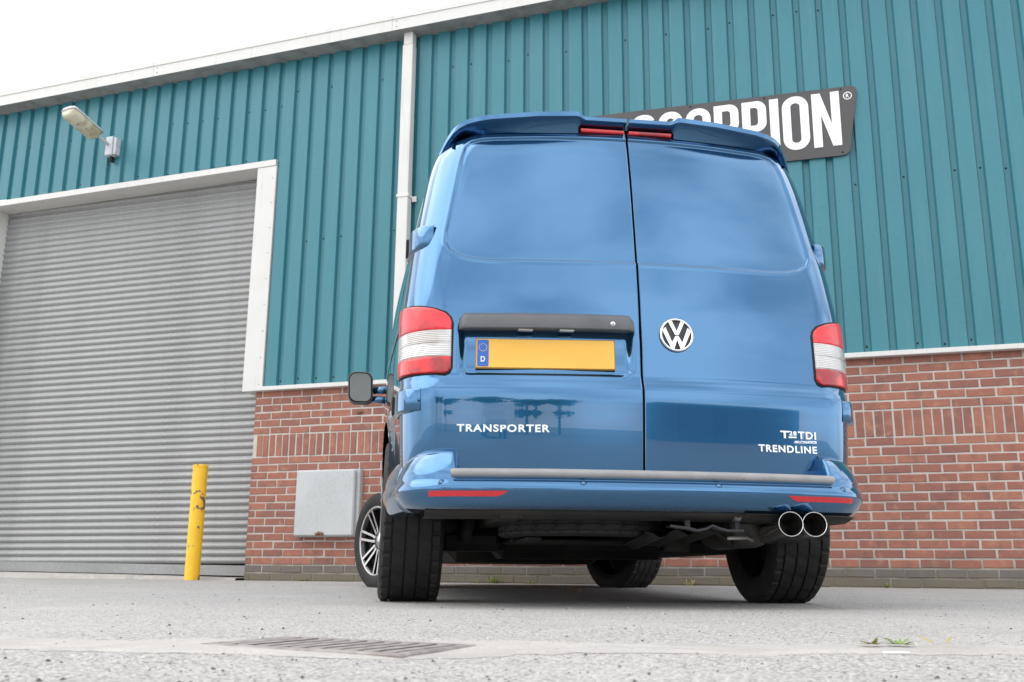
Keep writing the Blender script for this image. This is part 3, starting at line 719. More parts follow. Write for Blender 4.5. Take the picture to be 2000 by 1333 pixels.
for sg in (-1, 1):
    mb = MB(); V = []
    for i in range(6):
        z = .72+.2*i/5
        for j in range(8):
            k = .55+.42*j/7; fy = float(fF(z)); V.append((sg*float(side_x(fy-.004, z))*k/.97, fy+.10*(1-k*k)+.012, z))
    mesh('headlight', V, gridF(6, 8, sg > 0), m_clear, VN, True)

# tail lights
def lightpatch(name, sgn, poly, off, mt, par, na=70, nz_=60, lip=.012):
    P = np.array(poly); zs = np.linspace(P[:, 1].min(), P[:, 1].max(), nz_); V = []; F = []
    rows = []
    for z in zs:
        xsn = []
        for i in range(len(P)):
            a_, b_ = P[i], P[(i+1) % len(P)]
            if (a_[1]-z)*(b_[1]-z) <= 0 and a_[1] != b_[1]: xsn.append(a_[0]+(b_[0]-a_[0])*(z-a_[1])/(b_[1]-a_[1]))
        rows.append((min(xsn), max(xsn)))
    eps = 1e-3; off0 = off
    for iz, (z, (a0, a1)) in enumerate(zip(zs, rows)):
        for j in range(na):
            off = off0+(.003*(1-(2*j/(na-1)-1)**6)*(1-(2*iz/(nz_-1)-1)**8) if name == 'lens' else 0)
            a = a0+(a1-a0)*j/(na-1)
            x_, y_ = surf(min(a, 1), z); xp, yp = surf(min(a+eps, 1), z); xm, ym = surf(max(a-eps, 0), z)
            tx, ty = xp-xm, yp-ym; l_ = math.hypot(tx, ty); nx, ny = ty/l_, -tx/l_
            if a > 1: y_ += (a-1)*1.2
            V.append((sgn*(x_+nx*off), y_+ny*off, z))
    nr = nz_; nc = na; F = gridF(nr, nc, sgn < 0)
    bd = [j for j in range(nc)]+[i*nc+nc-1 for i in range(1, nr)]+[(nr-1)*nc+j for j in range(nc-2, -1, -1)]+[i*nc for i in range(nr-2, 0, -1)]
    n0 = len(V)
    for k in bd:
        v = V[k]; V.append((v[0]-math.copysign(.004, v[0]), v[1]+lip, v[2]))
    m_ = len(bd)
    for k in range(m_):
        q = (bd[k], n0+k, n0+(k+1) % m_, bd[(k+1) % m_]); F.append(q if sgn > 0 else q[::-1])
    return mesh(name, V, F, mt, par, True)
def a_of(x, z):
    w_ = float(fWr(z)); r_ = min(x/w_, 1); return r_ if r_ < .7 else .7+.3*math.asin((r_-.7)/.3)/(math.pi/2)
aI = a_of(.716, .95)
def lpoly(g_, z0=None, z1=None):
    out = [(aI-g_+.022, .846-g_*1.2), (aI-g_+.007, .852-g_*.8), (aI-g_, .868), (aI-g_, 1.045), (aI-g_+.006, 1.066+g_*.4), (aI-g_+.02, 1.083+g_), (aI+.05, 1.100+g_*1.2), (aI+.10, 1.114+g_*1.3), (aI+.15, 1.122+g_*1.3), (.95, 1.126+g_*1.3), (1.0, 1.122+g_*1.2), (1.0, .852-g_*1.2)]
    return out
for sg in (-1, 1):
    tl = lightpatch('tail_light', sg, lpoly(.0055), .004, m_dark, VN)
    def clip(z0, z1):
        P = lpoly(0); zs = np.linspace(z0, z1, 30); L_ = []; R_ = []
        for z in zs:
            xsn = [P[i][0]+(P[(i+1) % len(P)][0]-P[i][0])*(z-P[i][1])/(P[(i+1) % len(P)][1]-P[i][1]) for i in range(len(P)) if (P[i][1]-z)*(P[(i+1) % len(P)][1]-z) <= 0 and P[i][1] != P[(i+1) % len(P)][1]]
            L_.append((min(xsn), z)); R_.append((max(xsn)-.004, z))
        return L_+R_[::-1]
    lightpatch('lens', sg, clip(1.0165, 1.1255), .011, m_red, tl, 50, 40)
    lightpatch('lens', sg, clip(.966, 1.0155), .0105, m_clear, tl, 50, 16)
    lightpatch('lens', sg, clip(.912, .965), .0105, m_clear, tl, 50, 16)
    lightpatch('lens', sg, clip(.8465, .911), .011, m_red2, tl, 50, 24)

# hinges
for sg in (-1, 1):
    for zc, hh in ((1.42, .050), (.750, .046)):
        w_ = float(fWr(zc)); xa, ya = surf(.90, zc); xb, yb = surf(1.0, zc)
        V = []; rows = []
        arc = [surf(a, zc) for a in np.linspace(a_of(w_-.075, zc), 1, 8)]; arc = [(float(x), float(y)) for x, y in arc]+[(arc[-1][0]+.004, arc[-1][1]+.03), (arc[-1][0]+.006, arc[-1][1]+.06)]
        offs = [.004, .018, .021, .022, .022, .022, .022, .022, .022, .020]
        sec = [(-1, 0), (-.93, .75), (-.8, 1), (.8, 1), (.93, .75), (1, 0)]
        for k, (x_, y_) in enumerate(arc):
            p0 = arc[max(k-1, 0)]; p1 = arc[min(k+1, len(arc)-1)]; tx, ty = p1[0]-p0[0], p1[1]-p0[1]; l_ = math.hypot(tx, ty); nx, ny = ty/l_, -tx/l_
            for u, v in sec: V.append((sg*(x_+nx*(offs[k]*v-.002)), y_+ny*(offs[k]*v-.002), zc+u*hh*(.93+.07*(k > 1))))
        nc = len(sec); F = gridF(len(arc), nc, sg > 0); F.append(tuple(range(nc)) if sg < 0 else tuple(range(nc))[::-1]); F.append(tuple(range((len(arc)-1)*nc, len(arc)*nc))[::(-1 if sg < 0 else 1)])
        h_ = smooth_by_angle(mesh('door_hinge', V, F, m_blue, VN), 40)
        e_ = arc[-2]; MB().bbox((sg*(e_[0]+.012), e_[1]-.018, zc-hh*.78), (sg*(e_[0]+.026), e_[1]-.002, zc+hh*.78), .002).build('hinge_gap', m_dark, h_)

# roof spoiler, one half per door, with the high brake light under its middle
def spoiler(sgn):
    st = [(.006, -.756, 1.962), (.10, -.756, 1.962), (.178, -.756, 1.962), (.192, -.760, 1.966), (.204, -.766, 1.974), (.22, -.768, 1.976), (.38, -.760, 1.968), (.50, -.742, 1.960), (.566, -.727, 1.958), (.62, -.706, 1.955), (.66, -.682, 1.951), (.69, -.655, 1.944), (.715, -.628, 1.930), (.737, -.600, 1.905), (.752, -.582, 1.880), (.764, -.568, 1.852), (.768, -.563, 1.846)]
    V = []; nsec = 0
    for i, (x, y, z) in enumerate(st):
        k = float(sstep(.62, .768, x)); ins = .12*(1-k)+.10*k
        ix = x-.05*k                                 # inner, attached line
        zb = (1.900 if x > .2 else 1.928)*(1-k)+(z-.004)*k
        yd = float(rear_y(np.array(min(ix, .70)), min(zb, 1.92)))
        yd = min(yd, y+.12)
        th_ = .024 if x > .2 else .020
        sec = [(ix-.02*k, y+.26-.06*k, max(z-.002, 1.962*(1-k)+k*(z+.004))), (ix*.5+x*.5, y+.10, z+.008*(1-k)+.012*k), (x, y+.012, z+.001), (x+.001, y, z-.006), (x, y+.002, z-th_), (x-.012*k, y+.012, z-th_-.006), (ix*.55+x*.45-.004*k, y+.045, (z-th_-.012)*.7+zb*.3), (ix, yd-.004, zb), (ix-.01, yd+.03, zb+.01)]
        nsec = len(sec); V += [(sgn*a_, b_, c_) for a_, b_, c_ in sec]
    F = gridF(len(st), nsec, sgn > 0); F.append(tuple(range(nsec)) if sgn < 0 else tuple(range(nsec))[::-1]); F.append(tuple(range((len(st)-1)*nsec, len(st)*nsec))[::(-1 if sgn < 0 else 1)])
    sp = smooth_by_angle(mesh('roof_spoiler', V, F, m_blue, VN), 50)
    mb = MB(); xs_ = np.linspace(.010, .192, 8); V = []
    for x in xs_:
        for y, z in ((-.690, 1.9225), (-.716, 1.9225), (-.721, 1.919), (-.721, 1.911), (-.717, 1.9065), (-.690, 1.9065)): V.append((sgn*x, y, z))
    F = gridF(8, 6, sgn > 0); F += [tuple(range(6))[::(1 if sgn < 0 else -1)], tuple(range(42, 48))[::(-1 if sgn < 0 else 1)]]
    mesh('brake_light', V, F, m_red2, sp)
    return sp
spoiler(-1); spoiler(1)

# bumper
BWm = .945
def bumper():
    cols = []
    for a in np.concatenate([np.linspace(0, .66, 30), np.linspace(.66, .76, 18)[1:], np.linspace(.76, .90, 20)[1:]]): cols.append(('r', a))
    for t in np.linspace(.02, 1, 26): cols.append(('s', t))
    V = []; ncol = 0
    def sect(k):      # rows: (inset from face, z)
        top = .487*(1-k)+.566*k
        c0 = [(.104, .485), (.085, .484), (.050, .4795), (.028, .4765), (.014, .472), (.005, .465), (.001, .457), (-.0005, .4515), (.0075, .448), (.0085, .444), (.002, .441), (-.003, .434), (-.008, .424), (-.010, .414), (-.009, .404), (-.0045, .392), (.003, .380), (.012, .366), (.026, .352), (.045, .343), (.068, .339), (.11, .338)]
        c1 = [(.104, .567), (.080, .564), (.062, .556), (.045, .540), (.030, .520), (.018, .500), (.009, .480), (.004, .462), (.0035, .452), (.003, .446), (.001, .441), (-.003, .434), (-.008, .424), (-.010, .414), (-.009, .404), (-.0045, .392), (.003, .380), (.012, .366), (.026, .352), (.045, .343), (.068, .339), (.11, .338)]
        return [(a0*(1-k)+a1*k, b0*(1-k)+b1*k) for (a0, b0), (a1, b1) in zip(c0, c1)]
    def path(kind, t):
        if kind == 'r':
            x = t; u = max(0, (x-.70)/.20); y = -.985+.10*(x/.80)**2.6*.8+.20*(1-(1-min(u, 1)**2.3)**(1/2.3))
            return x, y
        return None
    xr = .90; yr = path('r', .90)[1]
    pts = [path('r', a) for k, a in cols if k == 'r']
    rows = []
    for i, (kind, t) in enumerate(cols):
        if kind == 'r':
            x, y = pts[i]; p0 = pts[max(i-1, 0)]; p1 = pts[min(i+1, len(pts)-1)]; tx, ty = p1[0]-p0[0], p1[1]-p0[1]; l_ = math.hypot(tx, ty); nx, ny = -ty/l_, tx/l_
            k = float(sstep(.694, .712, x)); out = []
            if i == len(pts)-1: nx, ny = -1, 0
            for ins, z in sect(k):
                kk = float(sstep(.75, .80, x)) if .443 < z < .450 else 0
                out.append((x+nx*ins, y+ny*ins, z))
            rows.append(out)
        else:
            out = []
            for ins, z in sect(1):
                ye = -math.sqrt(max(.435**2-(z-.35)**2, .01)); y = yr+(ye-yr)*t
                out.append((xr-ins*.75+(BWm-xr)*(1-(1-t)**1.6), y, z-.012*t*float(sstep(.40, .34, z))))
            rows.append(out)
    full = [[(-x, y, z) for x, y, z in r] for r in rows[::-1][:-1]]+rows
    nc = len(full[0]); V = [p for r in full for p in r]
    o = mesh('rear_bumper', V, gridF(len(full), nc, False), m_blue, VN, True)
    return o, path
BP, bpath = bumper()
def brow(x, z, off):       # point on bumper face
    y = bpath('r', abs(x))[1]; fz = pchip([(.338, .11), (.352, .026), (.366, .012), (.38, .003), (.392, -.0045), (.404, -.009), (.414, -.010), (.424, -.008), (.434, -.003), (.441, .002)])
    return (x, y+float(fz(z))-off, z)
# grey step strip
xs_ = np.concatenate([[-.715, -.714, -.712, -.709], np.linspace(-.705, .705, 52), [.709, .712, .714, .715]]); V = []
for x in xs_:
    y = bpath('r', abs(x))[1]; tp = math.sqrt(max(0, 1-max(0, (abs(x)-.705)/.0101)**2))
    for dy, dz in ((.075, 0), (.07, .004), (.02, .0045), (.006, .003), (-.003, -.002), (-.007, -.010), (-.006, -.020), (0, -.026), (.012, -.027)): V.append((x, y+dy*1.0+.0*tp, .4805+(-.011+(dz+.011)*(.45+.55*tp))))
F = gridF(60, 9, False); F += [tuple(range(9))[::-1], tuple(range(59*9, 60*9))]
smooth_by_angle(mesh('bumper_strip', V, F, m_strip, BP), 50)
for sg in (-1, 1):
    V = []; n = 16
    for i in range(n):
        x = .512+(.790-.512)*i/(n-1)
        z1 = .4035; z0 = .3835+.0195*max(0, 1-(x-.512)/.03)
        for z, of in ((z0, .001), (z0+.0005, .005), (z1-.0005, .005), (z1, .001)): p = brow(x, z, of); V.append((sg*p[0], p[1], p[2]))
    mesh('reflector', V, gridF(n, 4, sg < 0), m_refl, BP)
    for x, z in ((.247, .430), (.745, .431)):
        p = brow(x, z, 0); c = (sg*p[0], p[1]-.0006, p[2])
        ps = MB().lathe([(.0, -.0015), (.0085, -.001), (.0098, .004)], 18, 'y', c).build('parking_sensor', m_blue, BP, True)
        MB().lathe([(.0100, .0005), (.0118, .0002), (.0118, .006)], 18, 'y', c).build('sensor_ring', m_dark, ps, True)
# valance below the bumper
V = []
for x in np.linspace(-.80, .84, 40):
    y = bpath('r', min(abs(x), .88))[1]
    for dy, z in ((.06, .342), (.060, .335), (.085, .322+.004*math.sin(x*9)), (.13, .318), (.25, .318)): V.append((x, y+dy, z))
mesh('rear_valance', V, gridF(40, 5), m_under, VN, True)

# number plate, handle, emblem and lettering (on the doors)
def ry(x, z, extra=0): return float(rear_y(np.array(x), z))+extra
PX0, PX1, PZ0, PZ1 = -.623, -.101, .871, .981
ang = math.atan2(ry(PX1, .92)-ry(PX0, .92), PX1-PX0)
PE = empty('number_plate', ((PX0+PX1)/2, (ry(PX0, .92)+ry(PX1, .92))/2+.006, (PZ0+PZ1)/2), ang, DL); PE.rotation_euler = (R(-4), 0, ang)
w2, h2 = .26, .055
MB().bbox((-w2-.004, -.002, -h2-.004), (w2+.004, .008, h2+.004), .002).build('plate_frame', mat('plate_border', (.36, .20, .03), .5), PE)
MB().prism(rrect(-w2, w2, -h2, h2, .006, 3), fl(.0), fl(-.0045)).build('plate_face', m_yplate, PE)
MB().prism(rrect(-w2+.003, -w2+.046, -h2+.003, h2-.003, .004, 3), fl(-.0045), fl(-.0055)).build('country_band', m_eublue, PE)
sm2 = MB()
for k in range(12):
    t = 2*math.pi*k/12; c = (-w2+.0245+.0145*math.sin(t), .022+.0145*math.cos(t)); st_p = []
    for j in range(10): rr = .0028 if j % 2 == 0 else .0012; u = math.pi*j/5; st_p.append((c[0]+rr*math.sin(u), c[1]+rr*math.cos(u)))
    sm2.prism(st_p[::-1], fl(-.0055), fl(-.0060))
o_ = sm2.build('star_ring', m_star, PE); o_['kind'] = 'stuff'
text('D', 'country_letter', m_white, PE, .0165, .021, (-w2+.0165, -.0055, -.034), ext=.001, bold=.015)
# handle bar
V = []; nst = 40; hxs = np.linspace(-.688, -.027, nst)
for i, x in enumerate(hxs):
    e_ = min(x+.688, -.027-x); tp = math.sqrt(max(0, 1-max(0, 1-e_/.03)**2)); y = ry(x, 1.05); z1 = 1.062+.020*tp; z0 = 1.016
    pr = .010+.026*min(1, .35+.65*tp)
    for dy, z in ((.004, z1), (-.008*tp-.002, z1-.001), (-pr*.62, z1-.012), (-pr*.86, z1-.025), (-pr, z0+.012), (-pr, z0+.004), (-pr+.004, z0), (.028, z0+.004)): V.append((x, y+dy, z))
F = gridF(nst, 8, False); F += [tuple(range(8))[::-1], tuple(range((nst-1)*8, nst*8))]
HB = smooth_by_angle(mesh('handle_bar', V, F, m_trim, DL), 40)
MB().lathe([(0, -.003), (.008, -.003), (.0095, -.001), (.0098, .004)], 18, 'y', (-.113, ry(-.113, 1.05)-.0335, 1.040)).build('lock', m_chrome, HB, True)
MB().box((-.1145, ry(-.113, 1.05)-.0372, 1.035), (-.1115, ry(-.113, 1.05)-.0366, 1.045)).build('key_slot', m_dark, HB)
for x in (-.44, -.285): MB().bbox((x-.028, ry(x, 1.02)-.022, 1.0115), (x+.028, ry(x, 1.02)+.004, 1.0175), .002).build('plate_lamp', m_clear, HB)
# round emblem
EC = (.1405, ry(.1405, 1.012)-.004, 1.0125); ea = math.atan2(ry(.2, 1.01)-ry(.08, 1.01), .12)
EM = empty('emblem', EC, ea, DR); EM.rotation_euler = (R(-3.8), 0, ea)
r0 = .0665
MB().lathe([(0, 0), (r0*.97, 0), (r0*1.02, .002), (r0*1.02, .008)], 48, 'y').build('emblem_back', mat('emblem_black', (.02, .021, .023), .35), EM, True)
MB().lathe([(r0*.86, -.001), (r0*.875, -.006), (r0*.95, -.007), (r0*1.0, -.004), (r0*1.01, .002)], 56, 'y').build('emblem_ring', m_chrome, EM, True)
def poly_em(pts):
    mb = MB(); mb.prism([(x*r0, z*r0) for x, z in pts], fl(-.001), fl(-.0058)); return mb.build('emblem_stroke', m_chrome, EM)
# V above W, strokes kept apart by thin seams
poly_em([(-.47, .74), (-.27, .82), (-.0, .21), (.0, -.02), (-.10, -.02)]); poly_em([(.27, .82), (.47, .74), (.10, -.02), (.0005, -.02), (.0005, .21)])
poly_em([(-.85, .24), (-.66, .43), (-.305, -.46), (-.38, -.79)]); poly_em([(-.38, -.785), (-.30, -.455), (-.09, -.08), (-.0005, -.08), (-.0005, -.29), (-.20, -.87)])
poly_em([(.66, .43), (.85, .24), (.38, -.79), (.305, -.46)]); poly_em([(.30, -.455), (.38, -.785), (.20, -.87), (.0005, -.29), (.0005, -.08), (.09, -.08)])
def lettering(body, x0, x1, z0, z1, par, nm='lettering', mt=None, bold=.028):
    ym = ry((x0+x1)/2, (z0+z1)/2); an = math.atan2(ry(x1, z0)-ry(x0, z0), x1-x0); y0 = ry(x0, z0)
    return text(body, nm, mt or m_badge, par, (x1-x0)/math.cos(an), z1-z0, (x0, y0+.0005-.001, z0), (R(90), 0, an), ext=.005, bold=bold)
lettering('TRANSPORTER', -.690, -.351, .6255, .654, DL)
lettering('T', .538, .574, .6285, .657, DR); lettering('28', .574, .606, .640, .657, DR); lettering('TDI', .612, .689, .6285, .657, DR)
MB().bbox((.574, ry(.59, .632)-.005, .630), (.606, ry(.59, .632)+.004, .637), .001).build('badge_bar', m_chrome, DR)
bb = MB().bbox((.588, ry(.637, .616)-.006, .6105), (.688, ry(.637, .616)+.004, .6225), .002).build('small_badge', m_chrome, DR); bb.rotation_euler = (0, 0, 0)
text('BLUEMOTION', 'badge_lettering', m_eublue, bb, .090, .0065, (.592, ry(.637, .616)-.0062, .6132), ext=.0012, bold=.01)
lettering('TRENDLINE', .446, .692, .575, .602, DR)

# wheels -----------------------------------------------------------
RW, TW = .345, .262
def tyre_mesh():
    h = TW/2; half_ = [(h*.80, RW-.118), (h*.92, RW-.100), (h*1.0, RW-.065), (h*.995, RW-.035), (h*.955, RW-.014), (h*.88, RW-.004)]
    gro = [.62, .20]; prof = [(p[0], p[1], -1) for p in half_]
    def rib(a0, a1, idx): prof.extend([(a0, RW, idx), (a0*.5+a1*.5, RW+.0005, idx), (a1, RW, idx)])
    xs_ = [h*.86, h*.62+.004, h*.62-.004, h*.20+.004, h*.20-.004, -h*.20+.004, -h*.20-.004, -h*.62+.004, -h*.62-.004, -h*.86]
    idx = 0
    for i in range(0, 10, 2):
        rib(xs_[i], xs_[i+1], i//2)
        if i < 8: prof.append((xs_[i+1]-.001, RW-.008, -2)); prof.append((xs_[i+2]+.001, RW-.008, -2))
    prof += [(-p[0], p[1], -1) for p in half_[::-1]]
    n = 288; V = []; F = []; m_ = len(prof)
    for k in range(n):
        t = 2*math.pi*k/n; ca, sa = math.cos(t), math.sin(t)
        for j, (x, r_, ix) in enumerate(prof):
            d = 0
            if ix >= 0:
                ph = (k+(j*2 if ix in (1, 2, 3) else 0)+ix*3) % (8 if ix in (0, 4) else 12)
                if ph < 2: d = .006
            V.append((x, (r_-d)*ca, (r_-d)*sa))
    for k in range(n):
        for j in range(m_-1): a0 = k*m_+j; b0 = ((k+1) % n)*m_+j; F.append((a0, a0+1, b0+1, b0))
    return V, F
tv, tf = tyre_mesh()
tme = bpy.data.meshes.new('tyre'); tme.from_pydata(tv, [], tf); tme.materials.append(m_rubber); tme.polygons.foreach_set('use_smooth', [True]*len(tf)); tme.set_sharp_from_angle(angle=R(35))
def rim_parts(sg):
    h = TW/2*sg; Rr = RW-.104
    barrel = MB().lathe([(Rr+.012, h*.90), (Rr+.004, h*.93), (Rr-.010, h*.86), (Rr-.018, h*.6), (Rr-.03, 0), (Rr-.012, -h*.8), (Rr+.012, -h*.86)], 56, 'x')
    lip = MB().lathe([(Rr+.013, h*.89), (Rr+.006, h*.945), (Rr-.004, h*.90)], 56, 'x')
    spokes = []
    for k in range(7):
        for s2 in (-1, 1):
            t = 2*math.pi*k/7+.2
            mb = MB(); pts = []
            V = []
            for r_, off, wd, xx, dp in ((.045, .010, .011, h*.70, .030), (.10, .020, .0085, h*.73, .030), (Rr-.002, .030, .0085, h*.90, .024)):
                for u, x_ in ((-wd, xx), (wd, xx), (wd*.8, xx-math.copysign(dp, h)), (-wd*.8, xx-math.copysign(dp, h))):
                    lat = s2*off+u; V.append((x_, r_*math.cos(t)-lat*math.sin(t), r_*math.sin(t)+lat*math.cos(t)))
            F = [(i*4+j, i*4+(j+1) % 4, (i+1)*4+(j+1) % 4, (i+1)*4+j) for i in range(2) for j in range(4)]+[(0, 1, 2, 3), (11, 10, 9, 8)]
            spokes.append((V, F))
    hub = MB().lathe([(0, h*.80), (.028, h*.79), (.034, h*.76), (.062, h*.72), (.068, h*.55), (.068, h*.2)], 28, 'x')
    disc = MB().lathe([(.04, h*.18), (.165, h*.18), (.165, h*.0), (.04, 0)], 40, 'x')
    inner = MB().lathe([(.0, -h*.05), (.06, -h*.1), (.17, -h*.02), (Rr-.03, h*.05)], 40, 'x')
    return barrel, lip, spokes, hub, disc, inner
def wheel(x, y, sg, steer=0, camber=0):
    W_ = empty('wheel', (x, y, RW-.004), 0, VN); W_.rotation_euler = (0, camber, steer)
    link('tyre', tme, W_)
    ba, li, sp, hu, di, inn = rim_parts(sg)
    ba.build('rim', m_rimdark, W_, True); li.build('rim_lip', m_rim, W_, True); hu.build('hub', m_rim, W_, True); di.build('brake_disc', m_steel, W_, True); inn.build('brake_backing', m_under, W_, True)
    for V, F in sp:
        mesh('spoke', V, F, [m_rim, m_rimdark], W_, fm=[0, 1, 1, 1, 0, 1, 1, 1, 1, 1])
    return W_
wheel(-.826, 0, -1, 0, R(1.2)); wheel(.832, 0, 1, 0, R(-1.2)); wheel(-.905, 3.0, -1, R(28)); wheel(.835, 3.0, 1, R(24))
# arch liners
for yc in (0, 3.0):
    for sg in (-1, 1):
        V = []; n = 26
        for k in range(n):
            t = math.pi*(.03+.955*k/(n-1))
            for x in (.60, .935): V.append((sg*x, yc+.445*math.cos(t), .35+.445*math.sin(t)))
        mesh('arch_liner', V, gridF(n, 2, sg > 0), m_under, VN, True)

# underbody ---------------------------------------------------------
MB().box((-.80, -.82, .385), (.80, 3.55, .42)).build('floor_pan', m_under, VN)
for sg in (-1, 1):
    MB().bbox((sg*.44, -.88, .315), (sg*.53, 3.4, .384), .01).build('chassis_rail', m_under, VN)
    MB().bbox((sg*.80, .48, .225), (sg*.905, 2.5, .40), .02).build('side_sill', m_under, VN)
    MB().tube([(sg*.70, 0, .33), (sg*.52, .18, .27), (sg*.36, .52, .28)], [.05, .06, .05], 10).build('trailing_arm', m_under, VN, True)
    MB().tube([(sg*.60, -.10, .25), (sg*.56, -.08, .40)], [.028, .028], 10).build('damper', m_under, VN, True)
    MB().lathe([(.055, 0), (.068, .02), (.055, .04), (.068, .06), (.055, .08), (.066, .10), (.055, .12)], 18, 'z', (sg*.50, .10, .26)).build('coil_spring', m_under, VN, True)
    MB().tube([(sg*.20, 2.95, .26), (sg*.70, 3.0, .25)], .035, 8).build('front_arm', m_under, VN, True)
MB().bbox((-.42, .30, .19), (.42, .62, .34), .04).build('rear_subframe', m_under, VN)
MB().bbox((-.62, .75, .175), (.10, 1.75, .38), .05).build('fuel_tank', m_under, VN)
MB().bbox((-.55, 2.45, .185), (.55, 3.3, .38), .05).build('engine_tray', m_under, VN)
MB().bbox((-.70, -.02, .215), (-.42, .20, .31), .03).build('suspension_link', m_under, VN)
MB().bbox((.40, .02, .215), (.70, .16, .29), .03).build('suspension_link', m_under, VN)
MB().tube([(-.70, .0, .31), (-.2, .12, .30), (.2, .12, .30), (.70, 0, .31)], .022, 8).build('antiroll_bar', m_under, VN, True)
# spare wheel slung under the floor
SPW = empty('spare_wheel', (-.155, -.44, .315), 0, VN); SPW.rotation_euler = (R(2.5), R(90), 0)
sp_t = link('tyre', tme, SPW); sp_t.scale = (.42, .96, .96)
MB().lathe([(.02, .0), (.20, .0), (.24, .05)], 32, 'x').build('rim', m_under, SPW, True)
MB().bbox((-.42, -.30, .245), (.30, .02, .262), .006).bbox((-.40, -.62, .243), (-.34, -.1, .258), .004).build('spare_carrier', m_under, VN)
hb_ = MB()
pts = [(.10, -.86, .30), (.17, -.86, .292), (.205, -.86, .284), (.235, -.86, .290), (.262, -.86, .303), (.29, -.86, .292), (.32, -.86, .285), (.38, -.86, .286)]
for (x0, y0, z0), (x1, y1, z1) in zip(pts, pts[1:]): hb_.add([(x0, y0, z0), (x1, y1, z1), (x1, y1+.06, z1), (x0, y0+.06, z0), (x0, y0, z0-.008), (x1, y1, z1-.008), (x1, y1+.06, z1-.008), (x0, y0+.06, z0-.008)], [(0, 1, 2, 3), (7, 6, 5, 4), (0, 4, 5, 1), (2, 6, 7, 3)])
hb_.tube([(.17, -.84, .29), (.17, -.84, .36)], .012, 8).tube([(.36, -.84, .285), (.36, -.84, .36)], .012, 8).build('carrier_bracket', mat('dusty_steel', (.035, .038, .042), .6), VN)
V = []
for i in range(14):
    x = .02+.30*i/13
    for j in range(4): V.append((x, -.74+.14*j, .262+.014*math.sin(i*1.35)+.10*(x-.02)-.012*j))
mesh('heat_shield', V, gridF(14, 4), mat('dull_foil', (.04, .038, .036), .6, .3), VN, True)
# exhaust
EX = empty('exhaust', (.5, -.6, .3), 0, VN)
def ex(*p): return tuple(a_-b_ for a_, b_ in zip(p, (.5, -.6, .3)))
MB().lathe([(0, -.20), (.085, -.19), (.10, -.16), (.10, .24), (.085, .27), (0, .28)], 24, 'y', ex(.50, -.45, .325)).build('silencer', mat('dull_steel', (.07, .066, .062), .5, .6), EX, True)
MB().tube([ex(.44, -.2, .32), ex(.40, .2, .30), ex(.32, .7, .28), ex(.22, 1.6, .26), ex(.2, 2.6, .26)], .03, 12).build('exhaust_pipe', m_under, EX, True)
for x in (.5185, .6085):
    tp = empty('tailpipe', ex(x, -.965, .3025), 0, EX); tp.rotation_euler = (R(-4), 0, R(-7))
    MB().lathe([(.040, .34), (.0440, .22), (.0445, .012), (.0450, .004), (.0445, -.002), (.0428, -.002), (.0415, .003), (.041, .02)], 36, 'y').build('tip', m_steel, tp, True)
    MB().lathe([(.0409, .018), (.039, .10), (.030, .20), (0, .21)], 30, 'y').build('bore', mat('sooty_bore', (.14, .135, .128), .32, .85), tp, True)
# perforated heat mat above the tips
V = []
for i in range(16):
    x = .36+.50*i/15; y = bpath('r', min(x, .88))[1]
    for j in range(6): t = j/5; V.append((x, y+.035+.22*t, (.339+.004*math.sin(x*14)*t-.012*t)))
mesh('heat_mat', V, gridF(16, 6), mat('perforated_foil', (.11, .10, .09), .5, .6, bump=(260, 1, .003, 1)), VN, True)
MB().lathe([(0, -.004), (.006, -.008), (.013, -.008), (.015, -.004), (.015, .03)], 16, 'y', (.345, -.895, .328)).build('tow_eye', m_trim, VN, True)
MB().tube([(.30, -.70, .30), (.40, -.62, .25), (.46, -.5, .24), (.55, -.4, .28)], .009, 8).build('brake_hose', m_under, VN, True)
MB().tube([(.34, -.80, .255), (.45, -.70, .262), (.52, -.6, .25)], .007, 8).build('handbrake_cable', mat('bare_cable', (.35, .33, .31), .5, .5), VN, True)
MB().bbox((.235, -.30, .212), (.345, -.27, .285), .006).build('mud_flap', m_under, VN)

# wing mirrors -------------------------------------------------------
for sg in (-1, 1):
    WM = empty('wing_mirror', (sg*.955, 2.38, 1.30), 0, VN)
    sec = rrect(-.084, .084, -.112, .112, .052, 8); sec = [(u-.012*(v/.112)*sg*-1*0+.010*sg*-(v < 0)*(abs(v)/.112), v) for u, v in sec]; V = []; lv = [(0, 1.0), (-.006, .985), (-.012, .94), (.04, 1.03), (.10, .98), (.15, .80), (.175, .5)]
    lv = [(-.010, .93), (-.012, .965), (-.004, 1.0), (.04, 1.03), (.10, .97), (.15, .78), (.178, .45)]
    cx_ = sg*.196; cz_ = .065; n = len(sec)
    for dy, k in lv: V += [(cx_+u*k, dy, cz_+v*k) for u, v in sec]
    F = [(i*n+j, i*n+(j+1) % n, (i+1)*n+(j+1) % n, (i+1)*n+j) for i in range(len(lv)-1) for j in range(n)]; F.append(tuple(range((len(lv)-1)*n, len(lv)*n))); nf = len(F)
    mesh('mirror_housing', V, F, [m_trim, m_blue], WM, True, fm=[0 if k < 3*n else 1 for k in range(nf)])
    MB().prism([(cx_+u*.86, cz_+v*.86) for u, v in sec], fl(.004), fl(-.009)).build('mirror_glass', m_mirror, WM, loc=(0, -.004, 0), rot=(R(6.5), 0, R(-2*sg)))
    MB().tube([(sg*.0, .0, .055), (sg*.10, .03, .05)], [.028, .026], 14).tube([(sg*.0, .0, -.02), (sg*.12, .03, -.01)], [.026, .024], 14).build('mirror_arm', m_blue, WM, True)

